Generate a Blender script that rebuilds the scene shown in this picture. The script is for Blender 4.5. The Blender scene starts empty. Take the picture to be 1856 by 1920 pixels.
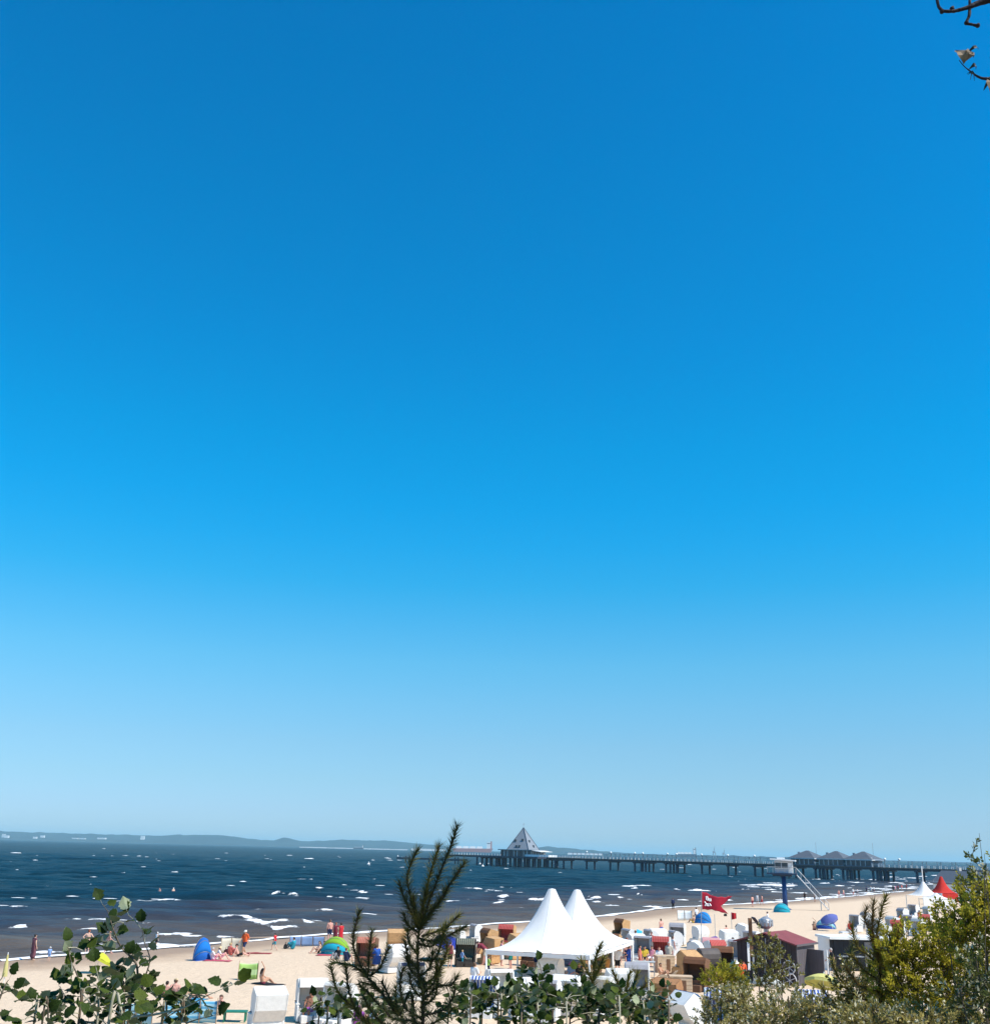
import bpy, bmesh, math, random
import numpy as np
from mathutils import Vector, Matrix, noise
R = math.radians
random.seed(7)
rng = np.random.default_rng(7)
scene = bpy.context.scene
C = scene.collection

# ---------------------------------------------------------------- camera
F, CX, CY = 1990.0, 928.0, 960.0          # focal length and centre, in photo pixels (1856 x 1920)
CAM = Vector((0, 0, 8.3))
ROLL, PITCH = math.atan(0.025), R(17.70)
Rv, Uv, Fv = Vector((1, 0, 0)), Vector((0, -math.sin(PITCH), math.cos(PITCH))), Vector((0, math.cos(PITCH), math.sin(PITCH)))
cr = math.cos(ROLL) * Rv + math.sin(ROLL) * Uv
cu = -math.sin(ROLL) * Rv + math.cos(ROLL) * Uv
cam_d = bpy.data.cameras.new('camera')
cam_d.sensor_fit = 'HORIZONTAL'; cam_d.sensor_width = 36; cam_d.lens = 36 * F / 1856
cam_d.clip_start = 0.05; cam_d.clip_end = 60000
cam = bpy.data.objects.new('camera', cam_d); C.objects.link(cam)
cam.matrix_world = Matrix(((cr.x, cu.x, -Fv.x, CAM.x), (cr.y, cu.y, -Fv.y, CAM.y), (cr.z, cu.z, -Fv.z, CAM.z), (0, 0, 0, 1)))
scene.camera = cam

# ---------------------------------------------------------------- sky, sun, exposure
SUN_AZ, SUN_EL = R(116), R(51)             # clockwise from the view direction (+Y)
sun_vec = Vector((math.sin(SUN_AZ) * math.cos(SUN_EL), math.cos(SUN_AZ) * math.cos(SUN_EL), math.sin(SUN_EL)))
world = bpy.data.worlds.new('World'); scene.world = world; world.use_nodes = True
wn, wl = world.node_tree.nodes, world.node_tree.links
wn.clear()
sky = wn.new('ShaderNodeTexSky'); sky.sky_type = 'NISHITA'; sky.sun_disc = False
sky.sun_elevation = SUN_EL; sky.sun_rotation = SUN_AZ
sky.altitude = 10; sky.air_density = 1.0; sky.dust_density = 0.1; sky.ozone_density = 3.0
tcw = wn.new('ShaderNodeTexCoord'); sep = wn.new('ShaderNodeSeparateXYZ'); wl.new(tcw.outputs['Generated'], sep.inputs[0])
grade = wn.new('ShaderNodeValToRGB'); grade.color_ramp.interpolation = 'LINEAR'      # the phone's rich blue: one even colour grade by elevation
wl.new(sep.outputs[2], grade.inputs[0])
for k, (z, c) in enumerate([(0.0, (.30, .445, .72)), (.03, (.315, .465, .72)), (.058, (.325, .495, .665)), (.091, (.335, .535, .665)), (.127, (.305, .595, .71)), (.164, (.25, .65, .76)), (.20, (.165, .67, .815)), (.236, (.075, .69, .865)), (.273, (.032, .71, .925)), (.31, (.008, .725, .965)), (.36, (.0, .735, .985)), (.45, (.0, .71, 1.0)), (.55, (.0, .70, 1.0)), (.70, (.0, .67, 1.0))]):
    el = grade.color_ramp.elements[k] if k < 2 else grade.color_ramp.elements.new(z)
    el.position = z; el.color = (*c, 1)
mulc = wn.new('ShaderNodeMix'); mulc.data_type = 'RGBA'; mulc.blend_type = 'MULTIPLY'; mulc.inputs['Factor'].default_value = 1.0
wl.new(sky.outputs[0], mulc.inputs['A']); wl.new(grade.outputs[0], mulc.inputs['B'])
bg = wn.new('ShaderNodeBackground'); bg.inputs['Strength'].default_value = 0.15
wo = wn.new('ShaderNodeOutputWorld')
wl.new(mulc.outputs['Result'], bg.inputs[0]); wl.new(bg.outputs[0], wo.inputs[0])
sd = bpy.data.lights.new('sun', 'SUN'); sd.energy = 4.8; sd.angle = R(0.53); sd.color = (1.0, 0.95, 0.86)
so = bpy.data.objects.new('sun', sd); C.objects.link(so)
so.rotation_euler = sun_vec.to_track_quat('Z', 'Y').to_euler()
scene.view_settings.view_transform = 'Standard'; scene.view_settings.look = 'None'
scene.view_settings.exposure = 0.42; scene.view_settings.gamma = 1.0
scene.view_settings.use_curve_mapping = False
scene.cycles.max_bounces = 6; scene.cycles.volume_bounces = 0
scene.cycles.transparent_max_bounces = 4
scene.cycles.use_denoising = True

# ---------------------------------------------------------------- helpers: materials
_mats = {}
def M(name, col, rough=0.7, var=0.12, scale=3.0, bump=0.0, bscale=20.0, spec=0.3, metal=0.0, transl=0.0, stretch=None):
    if name in _mats: return _mats[name]
    m = bpy.data.materials.new(name); m.use_nodes = True
    n, l = m.node_tree.nodes, m.node_tree.links
    p = n['Principled BSDF']
    p.inputs['Roughness'].default_value = rough; p.inputs['Specular IOR Level'].default_value = spec
    p.inputs['Metallic'].default_value = metal
    tc = n.new('ShaderNodeTexCoord'); mp = n.new('ShaderNodeMapping')
    l.new(tc.outputs['Object'], mp.inputs[0])
    if stretch: mp.inputs['Scale'].default_value = stretch
    nz = n.new('ShaderNodeTexNoise'); nz.inputs['Scale'].default_value = scale; nz.inputs['Detail'].default_value = 5
    l.new(mp.outputs[0], nz.inputs['Vector'])
    mx = n.new('ShaderNodeMix'); mx.data_type = 'RGBA'
    lo = [max(0, c * (1 - var)) for c in col]; hi = [min(1, c * (1 + var)) for c in col]
    mx.inputs['A'].default_value = (*lo, 1); mx.inputs['B'].default_value = (*hi, 1)
    mr = n.new('ShaderNodeMapRange'); mr.inputs[1].default_value = 0.3; mr.inputs[2].default_value = 0.7
    l.new(nz.outputs[0], mr.inputs[0]); l.new(mr.outputs[0], mx.inputs['Factor'])
    l.new(mx.outputs['Result'], p.inputs['Base Color'])
    if bump > 0:
        nb = n.new('ShaderNodeTexNoise'); nb.inputs['Scale'].default_value = bscale; nb.inputs['Detail'].default_value = 6
        l.new(mp.outputs[0], nb.inputs['Vector'])
        b = n.new('ShaderNodeBump'); b.inputs['Strength'].default_value = bump; b.inputs['Distance'].default_value = 0.05
        l.new(nb.outputs[0], b.inputs['Height']); l.new(b.outputs[0], p.inputs['Normal'])
    if transl > 0:
        t = n.new('ShaderNodeBsdfTranslucent'); l.new(mx.outputs['Result'], t.inputs[0])
        ms = n.new('ShaderNodeMixShader'); ms.inputs[0].default_value = transl
        l.new(p.outputs[0], ms.inputs[1]); l.new(t.outputs[0], ms.inputs[2]); l.new(ms.outputs[0], n['Material Output'].inputs[0])
    _mats[name] = m
    return m
def MS(name, a, b, freq, axis=0, rough=0.8, duty=0.5):
    """cloth with woven stripes of two colours along an object axis"""
    if name in _mats: return _mats[name]
    m = M(name, a, rough, 0.05); n, l = m.node_tree.nodes, m.node_tree.links
    tc = n.new('ShaderNodeTexCoord'); sx = n.new('ShaderNodeSeparateXYZ'); l.new(tc.outputs['Object'], sx.inputs[0])
    mu = n.new('ShaderNodeMath'); mu.operation = 'MULTIPLY'; mu.inputs[1].default_value = freq; l.new(sx.outputs[axis], mu.inputs[0])
    fr = n.new('ShaderNodeMath'); fr.operation = 'FRACT'; l.new(mu.outputs[0], fr.inputs[0])
    gt = n.new('ShaderNodeMath'); gt.operation = 'GREATER_THAN'; gt.inputs[1].default_value = duty; l.new(fr.outputs[0], gt.inputs[0])
    mx = n.new('ShaderNodeMix'); mx.data_type = 'RGBA'; mx.inputs['A'].default_value = (*a, 1); mx.inputs['B'].default_value = (*b, 1)
    l.new(gt.outputs[0], mx.inputs['Factor']); l.new(mx.outputs['Result'], n['Principled BSDF'].inputs['Base Color'])
    return m
# ---------------------------------------------------------------- helpers: geometry
class MB:
    def __init__(s): s.v, s.f = [], []
    def add(s, vs, fs):
        o = len(s.v); s.v.extend([tuple(p) for p in vs]); s.f.extend([tuple(i + o for i in q) for q in fs]); return s
    def box(s, c, size, rz=0, rx=0, ry=0, taper=1.0):
        hx, hy, hz = size[0] / 2, size[1] / 2, size[2] / 2
        m = Matrix.Rotation(rz, 3, 'Z') @ Matrix.Rotation(rx, 3, 'X') @ Matrix.Rotation(ry, 3, 'Y')
        vs = []
        for z in (-1, 1):
            k = 1 if z < 0 else taper
            for x, y in ((-1, -1), (1, -1), (1, 1), (-1, 1)):
                vs.append(Vector(c) + m @ Vector((x * hx * k, y * hy * k, z * hz)))
        return s.add(vs, [(3, 2, 1, 0), (4, 5, 6, 7), (0, 1, 5, 4), (1, 2, 6, 5), (2, 3, 7, 6), (3, 0, 4, 7)])
    def tube(s, pts, rad, n=8, cap=True):
        pts = [Vector(p) for p in pts]
        if not hasattr(rad, '__len__'): rad = [rad] * len(pts)
        vs, fs, up = [], [], None
        for i, p in enumerate(pts):
            t = (pts[min(i + 1, len(pts) - 1)] - pts[max(i - 1, 0)])
            t = t.normalized() if t.length > 1e-9 else Vector((0, 0, 1))
            if up is None:
                up = t.cross(Vector((0.31, 0.95, 0.05))); up = up.normalized() if up.length > 1e-3 else Vector((1, 0, 0))
            up = (up - t * up.dot(t)).normalized(); w = t.cross(up)
            for k in range(n):
                a = 2 * math.pi * k / n
                vs.append(p + (up * math.cos(a) + w * math.sin(a)) * rad[i])
        for i in range(len(pts) - 1):
            for k in range(n):
                a, b = i * n + k, i * n + (k + 1) % n
                fs.append((a, b, b + n, a + n))
        if cap:
            fs.append(tuple(range(n - 1, -1, -1))); fs.append(tuple((len(pts) - 1) * n + k for k in range(n)))
        return s.add(vs, fs)
    def capsule(s, a, ra, b, rb, n=10):
        a, b = Vector(a), Vector(b); d = b - a
        t = d.normalized() if d.length > 1e-6 else Vector((0, 0, 1))
        pts, rd = [], []
        for k in (-1.0, -.75, -.4): pts.append(a + t * ra * k); rd.append(max(.02 * ra, ra * math.sqrt(1 - k * k)))
        pts.append(a); rd.append(ra); pts.append(b); rd.append(rb)
        for k in (.4, .75, 1.0): pts.append(b + t * rb * k); rd.append(max(.02 * rb, rb * math.sqrt(1 - k * k)))
        return s.tube(pts, rd, n)
    def lathe(s, prof, n=16, c=(0, 0, 0), cap=False):
        vs, fs = [], []
        for r, z in prof:
            for k in range(n):
                a = 2 * math.pi * k / n; vs.append((c[0] + r * math.cos(a), c[1] + r * math.sin(a), c[2] + z))
        for i in range(len(prof) - 1):
            for k in range(n):
                a, b = i * n + k, i * n + (k + 1) % n; fs.append((a, b, b + n, a + n))
        if cap: fs.append(tuple(range(n - 1, -1, -1))); fs.append(tuple((len(prof) - 1) * n + k for k in range(n)))
        return s.add(vs, fs)
    def prism(s, poly, x0, x1):
        """polygon in (y, z), extruded from x0 to x1"""
        n = len(poly); vs = [(x0, y, z) for y, z in poly] + [(x1, y, z) for y, z in poly]
        fs = [tuple(range(n)), tuple(range(2 * n - 1, n - 1, -1))]
        for k in range(n): fs.append((k, (k + 1) % n + 0, (k + 1) % n + n, k + n)[::-1])
        return s.add(vs, fs)
    def shell(s, path, x0, x1, th):
        """sheet following a (y, z) path, extruded in x, of thickness th"""
        n = len(path); off = []
        for i in range(n):
            a, b = Vector(path[max(i - 1, 0)]), Vector(path[min(i + 1, n - 1)]); t = (b - a).normalized()
            off.append((path[i][0] - t.y * th, path[i][1] + t.x * th))
        return s.prism(list(path) + off[::-1], x0, x1)
    def sheet(s, g, th=0.0):
        """grid of points g[i][j]; th gives it thickness along the local normal"""
        ni, nj = len(g), len(g[0]); o = [[Vector(p) for p in r] for r in g]
        vs = [p for r in o for p in r]
        fs = [(i * nj + j, i * nj + j + 1, (i + 1) * nj + j + 1, (i + 1) * nj + j) for i in range(ni - 1) for j in range(nj - 1)]
        if th:
            m = len(vs); back = []
            for i in range(ni):
                for j in range(nj):
                    a = o[min(i + 1, ni - 1)][j] - o[max(i - 1, 0)][j]; b = o[i][min(j + 1, nj - 1)] - o[i][max(j - 1, 0)]
                    nn = b.cross(a); back.append(o[i][j] - (nn.normalized() if nn.length else Vector((0, 0, 1))) * -th)
            vs += back; fs += [tuple(m + k for k in q[::-1]) for q in fs]
            rim = [(0, j) for j in range(nj)] + [(i, nj - 1) for i in range(1, ni)] + [(ni - 1, j) for j in range(nj - 2, -1, -1)] + [(i, 0) for i in range(ni - 2, 0, -1)]
            for k in range(len(rim)):
                a = rim[k][0] * nj + rim[k][1]; b = rim[(k + 1) % len(rim)][0] * nj + rim[(k + 1) % len(rim)][1]
                fs.append((b, a, a + m, b + m))
        return s.add(vs, fs)
    def mesh(s, name='mesh', smooth=False, bevel=0.0):
        me = bpy.data.meshes.new(name); me.from_pydata(s.v, [], s.f); me.validate()
        if bevel > 0:
            bm = bmesh.new(); bm.from_mesh(me); bmesh.ops.remove_doubles(bm, verts=bm.verts, dist=1e-5)
            bmesh.ops.bevel(bm, geom=[e for e in bm.edges if len(e.link_faces) == 2 and e.calc_face_angle(0) > 0.6], offset=bevel, segments=2, affect='EDGES')
            bm.to_mesh(me); bm.free()
        if smooth: me.shade_smooth()
        return me
def obj(name, me, mat, parent=None, loc=(0, 0, 0), rot=None):
    if isinstance(me, MB): me = me.mesh(name)
    o = bpy.data.objects.new(name, me); C.objects.link(o)
    if not len(me.materials): me.materials.append(None)
    o.material_slots[0].link = 'OBJECT'; o.material_slots[0].material = mat
    if parent: o.parent = parent
    o.location = loc
    if rot: o.rotation_euler = rot
    return o
def tag(o, label=None, cat=None, group=None, kind=None):
    if label: o['label'] = label
    if cat: o['category'] = cat
    if group: o['group'] = group
    if kind: o['kind'] = kind
    return o
def thing(name, label, cat, loc=(0, 0, 0), rz=0.0, group=None, rx=0.0, ry=0.0):
    o = bpy.data.objects.new(name, None); C.objects.link(o); o.empty_display_size = 0.2
    o.location = loc; o.rotation_euler = (rx, ry, rz)
    return tag(o, label, cat, group)
# ---------------------------------------------------------------- helpers: where things stand
def ray(x, y):
    u, v = (x - CX) / F, (CY - y) / F
    return (cr * u + cu * v + Fv)
def at(x, y, D):
    d = ray(x, y); return CAM + d * (D / d.y)
def sea_at(x, y):
    d = ray(x, y); return CAM + d * (-CAM.z / min(d.z, -1e-5))
def flat(x, y, z):
    d = ray(x, y); return CAM + d * ((z - CAM.z) / d.z)
SHORE_PX = [(-700, 1846), (-350, 1822), (0, 1803), (130, 1794), (330, 1778), (450, 1768), (560, 1759), (650, 1752), (840, 1741), (1140, 1719), (1200, 1711), (1250, 1704), (1330, 1699), (1460, 1693), (1560, 1685), (1640, 1678), (1700, 1672), (1780, 1666), (1900, 1658)]
SHORE = [(-160, -160), (-95, -30)] + [tuple(flat(x, y, 0.0)[:2]) for x, y in SHORE_PX[1:]] + [(330, 640), (700, 1400), (1500, 3200), (2600, 5200), (6000, 9000)]
SH = np.array(SHORE, float)
def shore_dist(X, Y):
    """signed distance to the waterline, positive on land"""
    X, Y = np.asarray(X, float), np.asarray(Y, float)
    best = np.full(X.shape, 1e18); sg = np.ones(X.shape)
    for i in range(len(SH) - 1):
        a, b = SH[i], SH[i + 1]; d = b - a
        t = np.clip(((X - a[0]) * d[0] + (Y - a[1]) * d[1]) / (d @ d), 0, 1)
        dx, dy = X - (a[0] + t * d[0]), Y - (a[1] + t * d[1]); q = dx * dx + dy * dy
        s = np.sign(d[1] * dx - d[0] * dy); m = q < best
        best = np.where(m, q, best); sg = np.where(m, s, sg)
    return np.sqrt(best) * sg
def sstep(x, a, b):
    t = np.clip((x - a) / (b - a), 0, 1); return t * t * (3 - 2 * t)
def terrain(X, Y):
    s = shore_dist(X, Y)
    z = np.where(s > 0, 0.75 * (1 - np.exp(-np.maximum(s, 0) * 0.055)), np.maximum(-4.0, 0.055 * s))
    near = 1 - sstep(np.hypot(X, Y), 150, 400)
    Yc = np.clip(np.asarray(Y, float) - 12, 0, 400)
    Yf = np.maximum(np.asarray(Y, float), -25)
    return z + np.minimum(sstep(s - 0.55 * Yc, 50, 62) * 6.0, np.maximum(0, 5.75 - 0.165 * Yf - 0.0012 * Yf * Yf)) * (0.15 + 0.85 * near)
def tz(x, y): return float(terrain(np.array([x]), np.array([y]))[0])
def G(x, y):
    """the point of the ground seen at a photo pixel"""
    z = 0.5
    for _ in range(6):
        p = flat(x, y, z); z = tz(p.x, p.y)
    return Vector((p.x, p.y, z))
def GD(x, D):
    """ground point in the direction of photo column x, D metres ahead"""
    p = at(x, 1610 + 0.025 * (x - 928), D); return Vector((p.x, p.y, tz(p.x, p.y)))

# ---------------------------------------------------------------- ground
def build_ground():
    t = np.linspace(-1, 1, 331); gx = np.sign(t) * (np.abs(t) * 60 + (np.exp(np.abs(t) * 9.2) - 1) * 1.2)
    u = np.linspace(0, 1, 361); gy = -60 + u * 260 + (np.exp(u * 9.6) - 1) * 0.9
    X, Y = np.meshgrid(gx, gy); S = shore_dist(X, Y); Z = terrain(X, Y)
    dn = sstep(S, 2, 9)
    lump = np.zeros_like(Z)
    for k in range(14):
        a = rng.uniform(0, 6.28); w = rng.uniform(0.5, 2.4)
        lump += np.sin((X * math.cos(a) + Y * math.sin(a)) * w + rng.uniform(0, 6.28)) / 14
    Z = Z + dn * lump * 0.12 * (1 - sstep(np.hypot(X, Y), 120, 250))
    n, m = X.shape
    me = bpy.data.meshes.new('ground')
    idx = np.arange(n * m).reshape(n, m)
    quads = np.stack([idx[:-1, :-1], idx[:-1, 1:], idx[1:, 1:], idx[1:, :-1]], -1).reshape(-1, 4)
    me.vertices.add(n * m); me.vertices.foreach_set('co', np.stack([X, Y, Z], -1).astype(np.float32).ravel())
    me.loops.add(quads.size); me.loops.foreach_set('vertex_index', quads.astype(np.int32).ravel())
    me.polygons.add(len(quads)); me.polygons.foreach_set('loop_start', np.arange(0, quads.size, 4, dtype=np.int32))
    me.update(); me.validate(); me.shade_smooth()
    at_ = me.attributes.new('shore', 'FLOAT', 'POINT'); at_.data.foreach_set('value', S.astype(np.float32).ravel())
    m_ = bpy.data.materials.new('sand'); m_.use_nodes = True
    nd, l = m_.node_tree.nodes, m_.node_tree.links; p = nd['Principled BSDF']
    A = nd.new('ShaderNodeAttribute'); A.attribute_name = 'shore'
    ge = nd.new('ShaderNodeNewGeometry')
    nz = nd.new('ShaderNodeTexNoise'); nz.inputs['Scale'].default_value = 0.35; nz.inputs['Detail'].default_value = 8; l.new(ge.outputs['Position'], nz.inputs['Vector'])
    fine = nd.new('ShaderNodeTexNoise'); fine.inputs['Scale'].default_value = 2.3; fine.inputs['Detail'].default_value = 7; fine.inputs['Roughness'].default_value = 0.65; l.new(ge.outputs['Position'], fine.inputs['Vector'])
    ad = nd.new('ShaderNodeMath'); ad.operation = 'MULTIPLY_ADD'; ad.inputs[1].default_value = 5.0; l.new(nz.outputs[0], ad.inputs[0]); l.new(A.outputs['Fac'], ad.inputs[2])
    wet = nd.new('ShaderNodeMapRange'); wet.inputs[1].default_value = 6.5; wet.inputs[2].default_value = 14.0; l.new(ad.outputs[0], wet.inputs[0])
    dry = nd.new('ShaderNodeMix'); dry.data_type = 'RGBA'; dry.inputs['A'].default_value = (0.55, 0.405, 0.275, 1); dry.inputs['B'].default_value = (0.74, 0.57, 0.41, 1); l.new(fine.outputs[0], dry.inputs['Factor'])
    mx = nd.new('ShaderNodeMix'); mx.data_type = 'RGBA'; mx.inputs['A'].default_value = (0.36, 0.235, 0.145, 1); l.new(dry.outputs['Result'], mx.inputs['B']); l.new(wet.outputs[0], mx.inputs['Factor'])
    dune = nd.new('ShaderNodeMapRange'); dune.inputs[1].default_value = 1.2; dune.inputs[2].default_value = 2.6; sz_ = nd.new('ShaderNodeSeparateXYZ'); l.new(ge.outputs['Position'], sz_.inputs[0]); l.new(sz_.outputs[2], dune.inputs[0])
    m2 = nd.new('ShaderNodeMix'); m2.data_type = 'RGBA'; l.new(mx.outputs['Result'], m2.inputs['A']); m2.inputs['B'].default_value = (0.19, 0.16, 0.085, 1); l.new(dune.outputs[0], m2.inputs['Factor'])
    l.new(m2.outputs['Result'], p.inputs['Base Color'])
    rr = nd.new('ShaderNodeMapRange'); rr.inputs[3].default_value = 0.5; rr.inputs[4].default_value = 0.95; l.new(wet.outputs[0], rr.inputs[0]); l.new(rr.outputs[0], p.inputs['Roughness'])
    p.inputs['Specular IOR Level'].default_value = 0.12
    b = nd.new('ShaderNodeBump'); b.inputs['Strength'].default_value = 0.8; b.inputs['Distance'].default_value = 0.16; l.new(fine.outputs[0], b.inputs['Height']); l.new(b.outputs[0], p.inputs['Normal'])
    o = obj('ground', me, m_); tag(o, 'pale beach sand with the darker wet strip and the dune slope', None, kind='structure')
build_ground()

# ---------------------------------------------------------------- sea
WAVES = []
for k in range(26):
    a = R(-90 + rng.normal(0, 20)); lam = rng.uniform(5, 22) if k < 18 else rng.uniform(2.2, 5)
    WAVES.append((math.cos(a) * 2 * math.pi / lam, math.sin(a) * 2 * math.pi / lam, rng.uniform(0, 6.28), 0.0062 * lam if lam > 5 else 0.008 * lam))
def wave_h(X, Y):
    h = np.zeros(np.shape(X))
    for kx, ky, ph, am in WAVES:
        s = np.sin(kx * X + ky * Y + ph); h = h + am * (s + 0.35 * (s * s - 0.5))
    return h
FOAM = [(-60,55,1708,8),(0,30,1705,6),(170,245,1690,8),(225,345,1693,6),(300,452,1690,8),(20,62,1737,2.5),(135,275,1735,7),(150,190,1744,7),(320,375,1747,4),(285,370,1757,7),(240,372,1774,7),(175,197,1777,6),(62,110,1788,7),(474,500,1674,5),(490,522,1684,7),(511,530,1679,5),(538,565,1680,6),(460,471,1704,4),(485,496,1704,5),(412,487,1721,7),(376,452,1730,7),(447,552,1740,6),(480,560,1743,4),(560,588,1740,4),(598,627,1716,6),(561,580,1725,4),(563,580,1733,4),(590,612,1737,4),(380,405,1753,4),(305,368,1756,6),(415,440,1759,4),(864,925,1670,7),(910,978,1673,5),(933,955,1688,7),(915,945,1698,6),(840,860,1693,7),(955,985,1708,6),(682,708,1718,5),(952,962,1666,6),(968,980,1666,5),(985,1020,1690,4),(1100,1128,1687,6),(1108,1138,1694,7),(1120,1150,1700,5),(1160,1182,1688,5),(1165,1197,1663,5),(1180,1196,1666,4),(1203,1216,1673,5),(1200,1214,1680,5),(1234,1264,1675,6),(1250,1270,1679,5),(1120,1143,1669,4),(1208,1229,1645,4),(1290,1332,1671,6),(1288,1303,1645,4),(1354,1376,1645,4),(1272,1299,1678,5),(1328,1350,1664,4),(1352,1376,1664,5),(1400,1418,1663,4),(1378,1400,1654,4),(1410,1427,1654,4),(1358,1371,1676,5),(1370,1440,1670,4),(1373,1420,1674,4),(1435,1475,1661,5),(1450,1512,1663,5),(1440,1500,1669,4),(1437,1480,1675,4),(1470,1530,1678,4),(1330,1345,1680,4),(1350,1372,1690,5),(640,690,1683,3),(650,700,1686,3),(600,640,1682,3),(590,610,1670,3),(655,668,1672,4),(675,690,1674,4),(20,40,1600,3),(60,72,1614,3),(28,36,1632,4),(167,190,1634,5),(228,240,1605,3),(176,182,1607,3),(190,200,1592,3),(322,334,1636,4),(416,428,1621,4),(450,462,1654,4),(570,590,1611,4),(575,588,1650,5),(588,608,1647,4),(240,250,1675,3)]
def build_sea():
    rows = [22.0]
    while rows[-1] < 45000:
        y = rows[-1]; rows.append(y + (0.55 if y < 190 else 0.9 if y < 330 else 0.9 * (y / 330) ** 2.2 if y < 900 else y * 0.05))
    rows = np.array(rows); ang = np.tan(np.linspace(R(-58), R(42), 640))
    Y, T = np.meshgrid(rows, ang, indexing='ij'); X = Y * T
    S = shore_dist(X, Y)
    fade = 1 - sstep(np.hypot(X, Y), 350, 1300)
    sh = np.clip(-S / 9, 0, 1)
    Z = wave_h(X, Y) * (0.25 + 0.75 * fade) * sh * (1 - sstep(Y, 1500, 3000))
    Z = np.where(S > -3, np.minimum(Z, 0.03), Z)
    FO = np.zeros_like(Z)
    for a, b, y, t in FOAM:                                # the breakers: a raised crest with foam on its shoreward face
        c = sea_at((a + b) / 2, y)
        if c.y > 260: continue
        D = c.y; hw = (b - a) / F * D / 2 * 1.35; hw = max(hw, 1.9); hg = min(.5, t * D / F * .5); sk_ = rng.uniform(-.08, .08)
        r0, r1 = np.searchsorted(rows, D - 8), np.searchsorted(rows, D + 10); c0, c1 = np.searchsorted(ang, (c.x - hw * 1.3) / D), np.searchsorted(ang, (c.x + hw * 1.3) / D)
        if c1 <= c0: continue
        xs, ys = X[r0:r1, c0:c1], Y[r0:r1, c0:c1]; u = (xs - c.x) / hw
        wob = .7 * np.sin(xs * .9 + D) + .4 * np.sin(xs * 2.3 + 2 * D); dy = ys - c.y - wob - sk_ * (xs - c.x)
        e = np.clip(1 - u * u, 0, 1) ** .9 * (.72 + .28 * np.sin(xs * 1.7 + D * 3) * np.sin(xs * .6 + D))
        Z[r0:r1, c0:c1] += hg * e * np.where(dy < 0, np.exp(-(dy / .9) ** 2), np.exp(-(dy / 2.2) ** 2))
        FO[r0:r1, c0:c1] = np.maximum(FO[r0:r1, c0:c1], e * np.where(dy < 0, np.exp(-(dy / .85) ** 2), np.exp(-(dy / .45) ** 2)))
    n, m = X.shape; idx = np.arange(n * m).reshape(n, m)
    quads = np.stack([idx[:-1, :-1], idx[:-1, 1:], idx[1:, 1:], idx[1:, :-1]], -1).reshape(-1, 4)
    keep = (S.ravel()[quads].min(1) < 8); quads = quads[keep]
    used = np.unique(quads); mp = np.zeros(n * m, int); mp[used] = np.arange(len(used)); quads = mp[quads]
    co = np.stack([X, Y, Z], -1).reshape(-1, 3)[used]
    me = bpy.data.meshes.new('sea'); me.vertices.add(len(used)); me.vertices.foreach_set('co', co.astype(np.float32).ravel())
    me.loops.add(quads.size); me.loops.foreach_set('vertex_index', quads.astype(np.int32).ravel())
    me.polygons.add(len(quads)); me.polygons.foreach_set('loop_start', np.arange(0, quads.size, 4, dtype=np.int32))
    me.update(); me.validate(); me.shade_smooth()
    a_ = me.attributes.new('shore', 'FLOAT', 'POINT'); a_.data.foreach_set('value', S.ravel()[used].astype(np.float32))
    a_ = me.attributes.new('foam', 'FLOAT', 'POINT'); a_.data.foreach_set('value', FO.ravel()[used].astype(np.float32))
    mt = bpy.data.materials.new('sea_water'); mt.use_nodes = True
    nd, l = mt.node_tree.nodes, mt.node_tree.links; p = nd['Principled BSDF']
    A = nd.new('ShaderNodeAttribute'); A.attribute_name = 'shore'; ge = nd.new('ShaderNodeNewGeometry')
    mpn = nd.new('ShaderNodeMapping'); mpn.inputs['Scale'].default_value = (0.030, 0.13, 0.13); l.new(ge.outputs['Position'], mpn.inputs[0])
    big = nd.new('ShaderNodeTexNoise'); big.inputs['Scale'].default_value = 1.0; big.inputs['Detail'].default_value = 5; l.new(mpn.outputs[0], big.inputs['Vector'])
    ad = nd.new('ShaderNodeMath'); ad.operation = 'MULTIPLY_ADD'; ad.inputs[1].default_value = 72.0; l.new(big.outputs[0], ad.inputs[0]); l.new(A.outputs['Fac'], ad.inputs[2])
    mr = nd.new('ShaderNodeMapRange'); mr.inputs[1].default_value = -88; mr.inputs[2].default_value = 34; l.new(ad.outputs[0], mr.inputs[0])
    rp = nd.new('ShaderNodeValToRGB'); cr_ = rp.color_ramp; cr_.elements[0].color = (0.002, 0.018, 0.028, 1); cr_.elements[1].color = (0.105, 0.082, 0.064, 1)
    e = cr_.elements.new(0.45); e.color = (0.005, 0.020, 0.031, 1); e = cr_.elements.new(0.72); e.color = (0.032, 0.037, 0.050, 1)
    l.new(mr.outputs[0], rp.inputs[0]); l.new(rp.outputs[0], p.inputs['Base Color'])
    p.inputs['Roughness'].default_value = 0.16; p.inputs['Specular IOR Level'].default_value = 0.16; p.inputs['IOR'].default_value = 1.33
    m2 = nd.new('ShaderNodeMapping'); m2.inputs['Scale'].default_value = (0.28, 0.6, 0.6); l.new(ge.outputs['Position'], m2.inputs[0])
    n1 = nd.new('ShaderNodeTexNoise'); n1.inputs['Scale'].default_value = 1.0; n1.inputs['Detail'].default_value = 8; n1.inputs['Roughness'].default_value = 0.62; l.new(m2.outputs[0], n1.inputs['Vector'])
    m3 = nd.new('ShaderNodeMapping'); m3.inputs['Scale'].default_value = (0.03, 0.09, 0.09); l.new(ge.outputs['Position'], m3.inputs[0])
    n2 = nd.new('ShaderNodeTexNoise'); n2.inputs['Scale'].default_value = 1.0; n2.inputs['Detail'].default_value = 6; l.new(m3.outputs[0], n2.inputs['Vector'])
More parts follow.
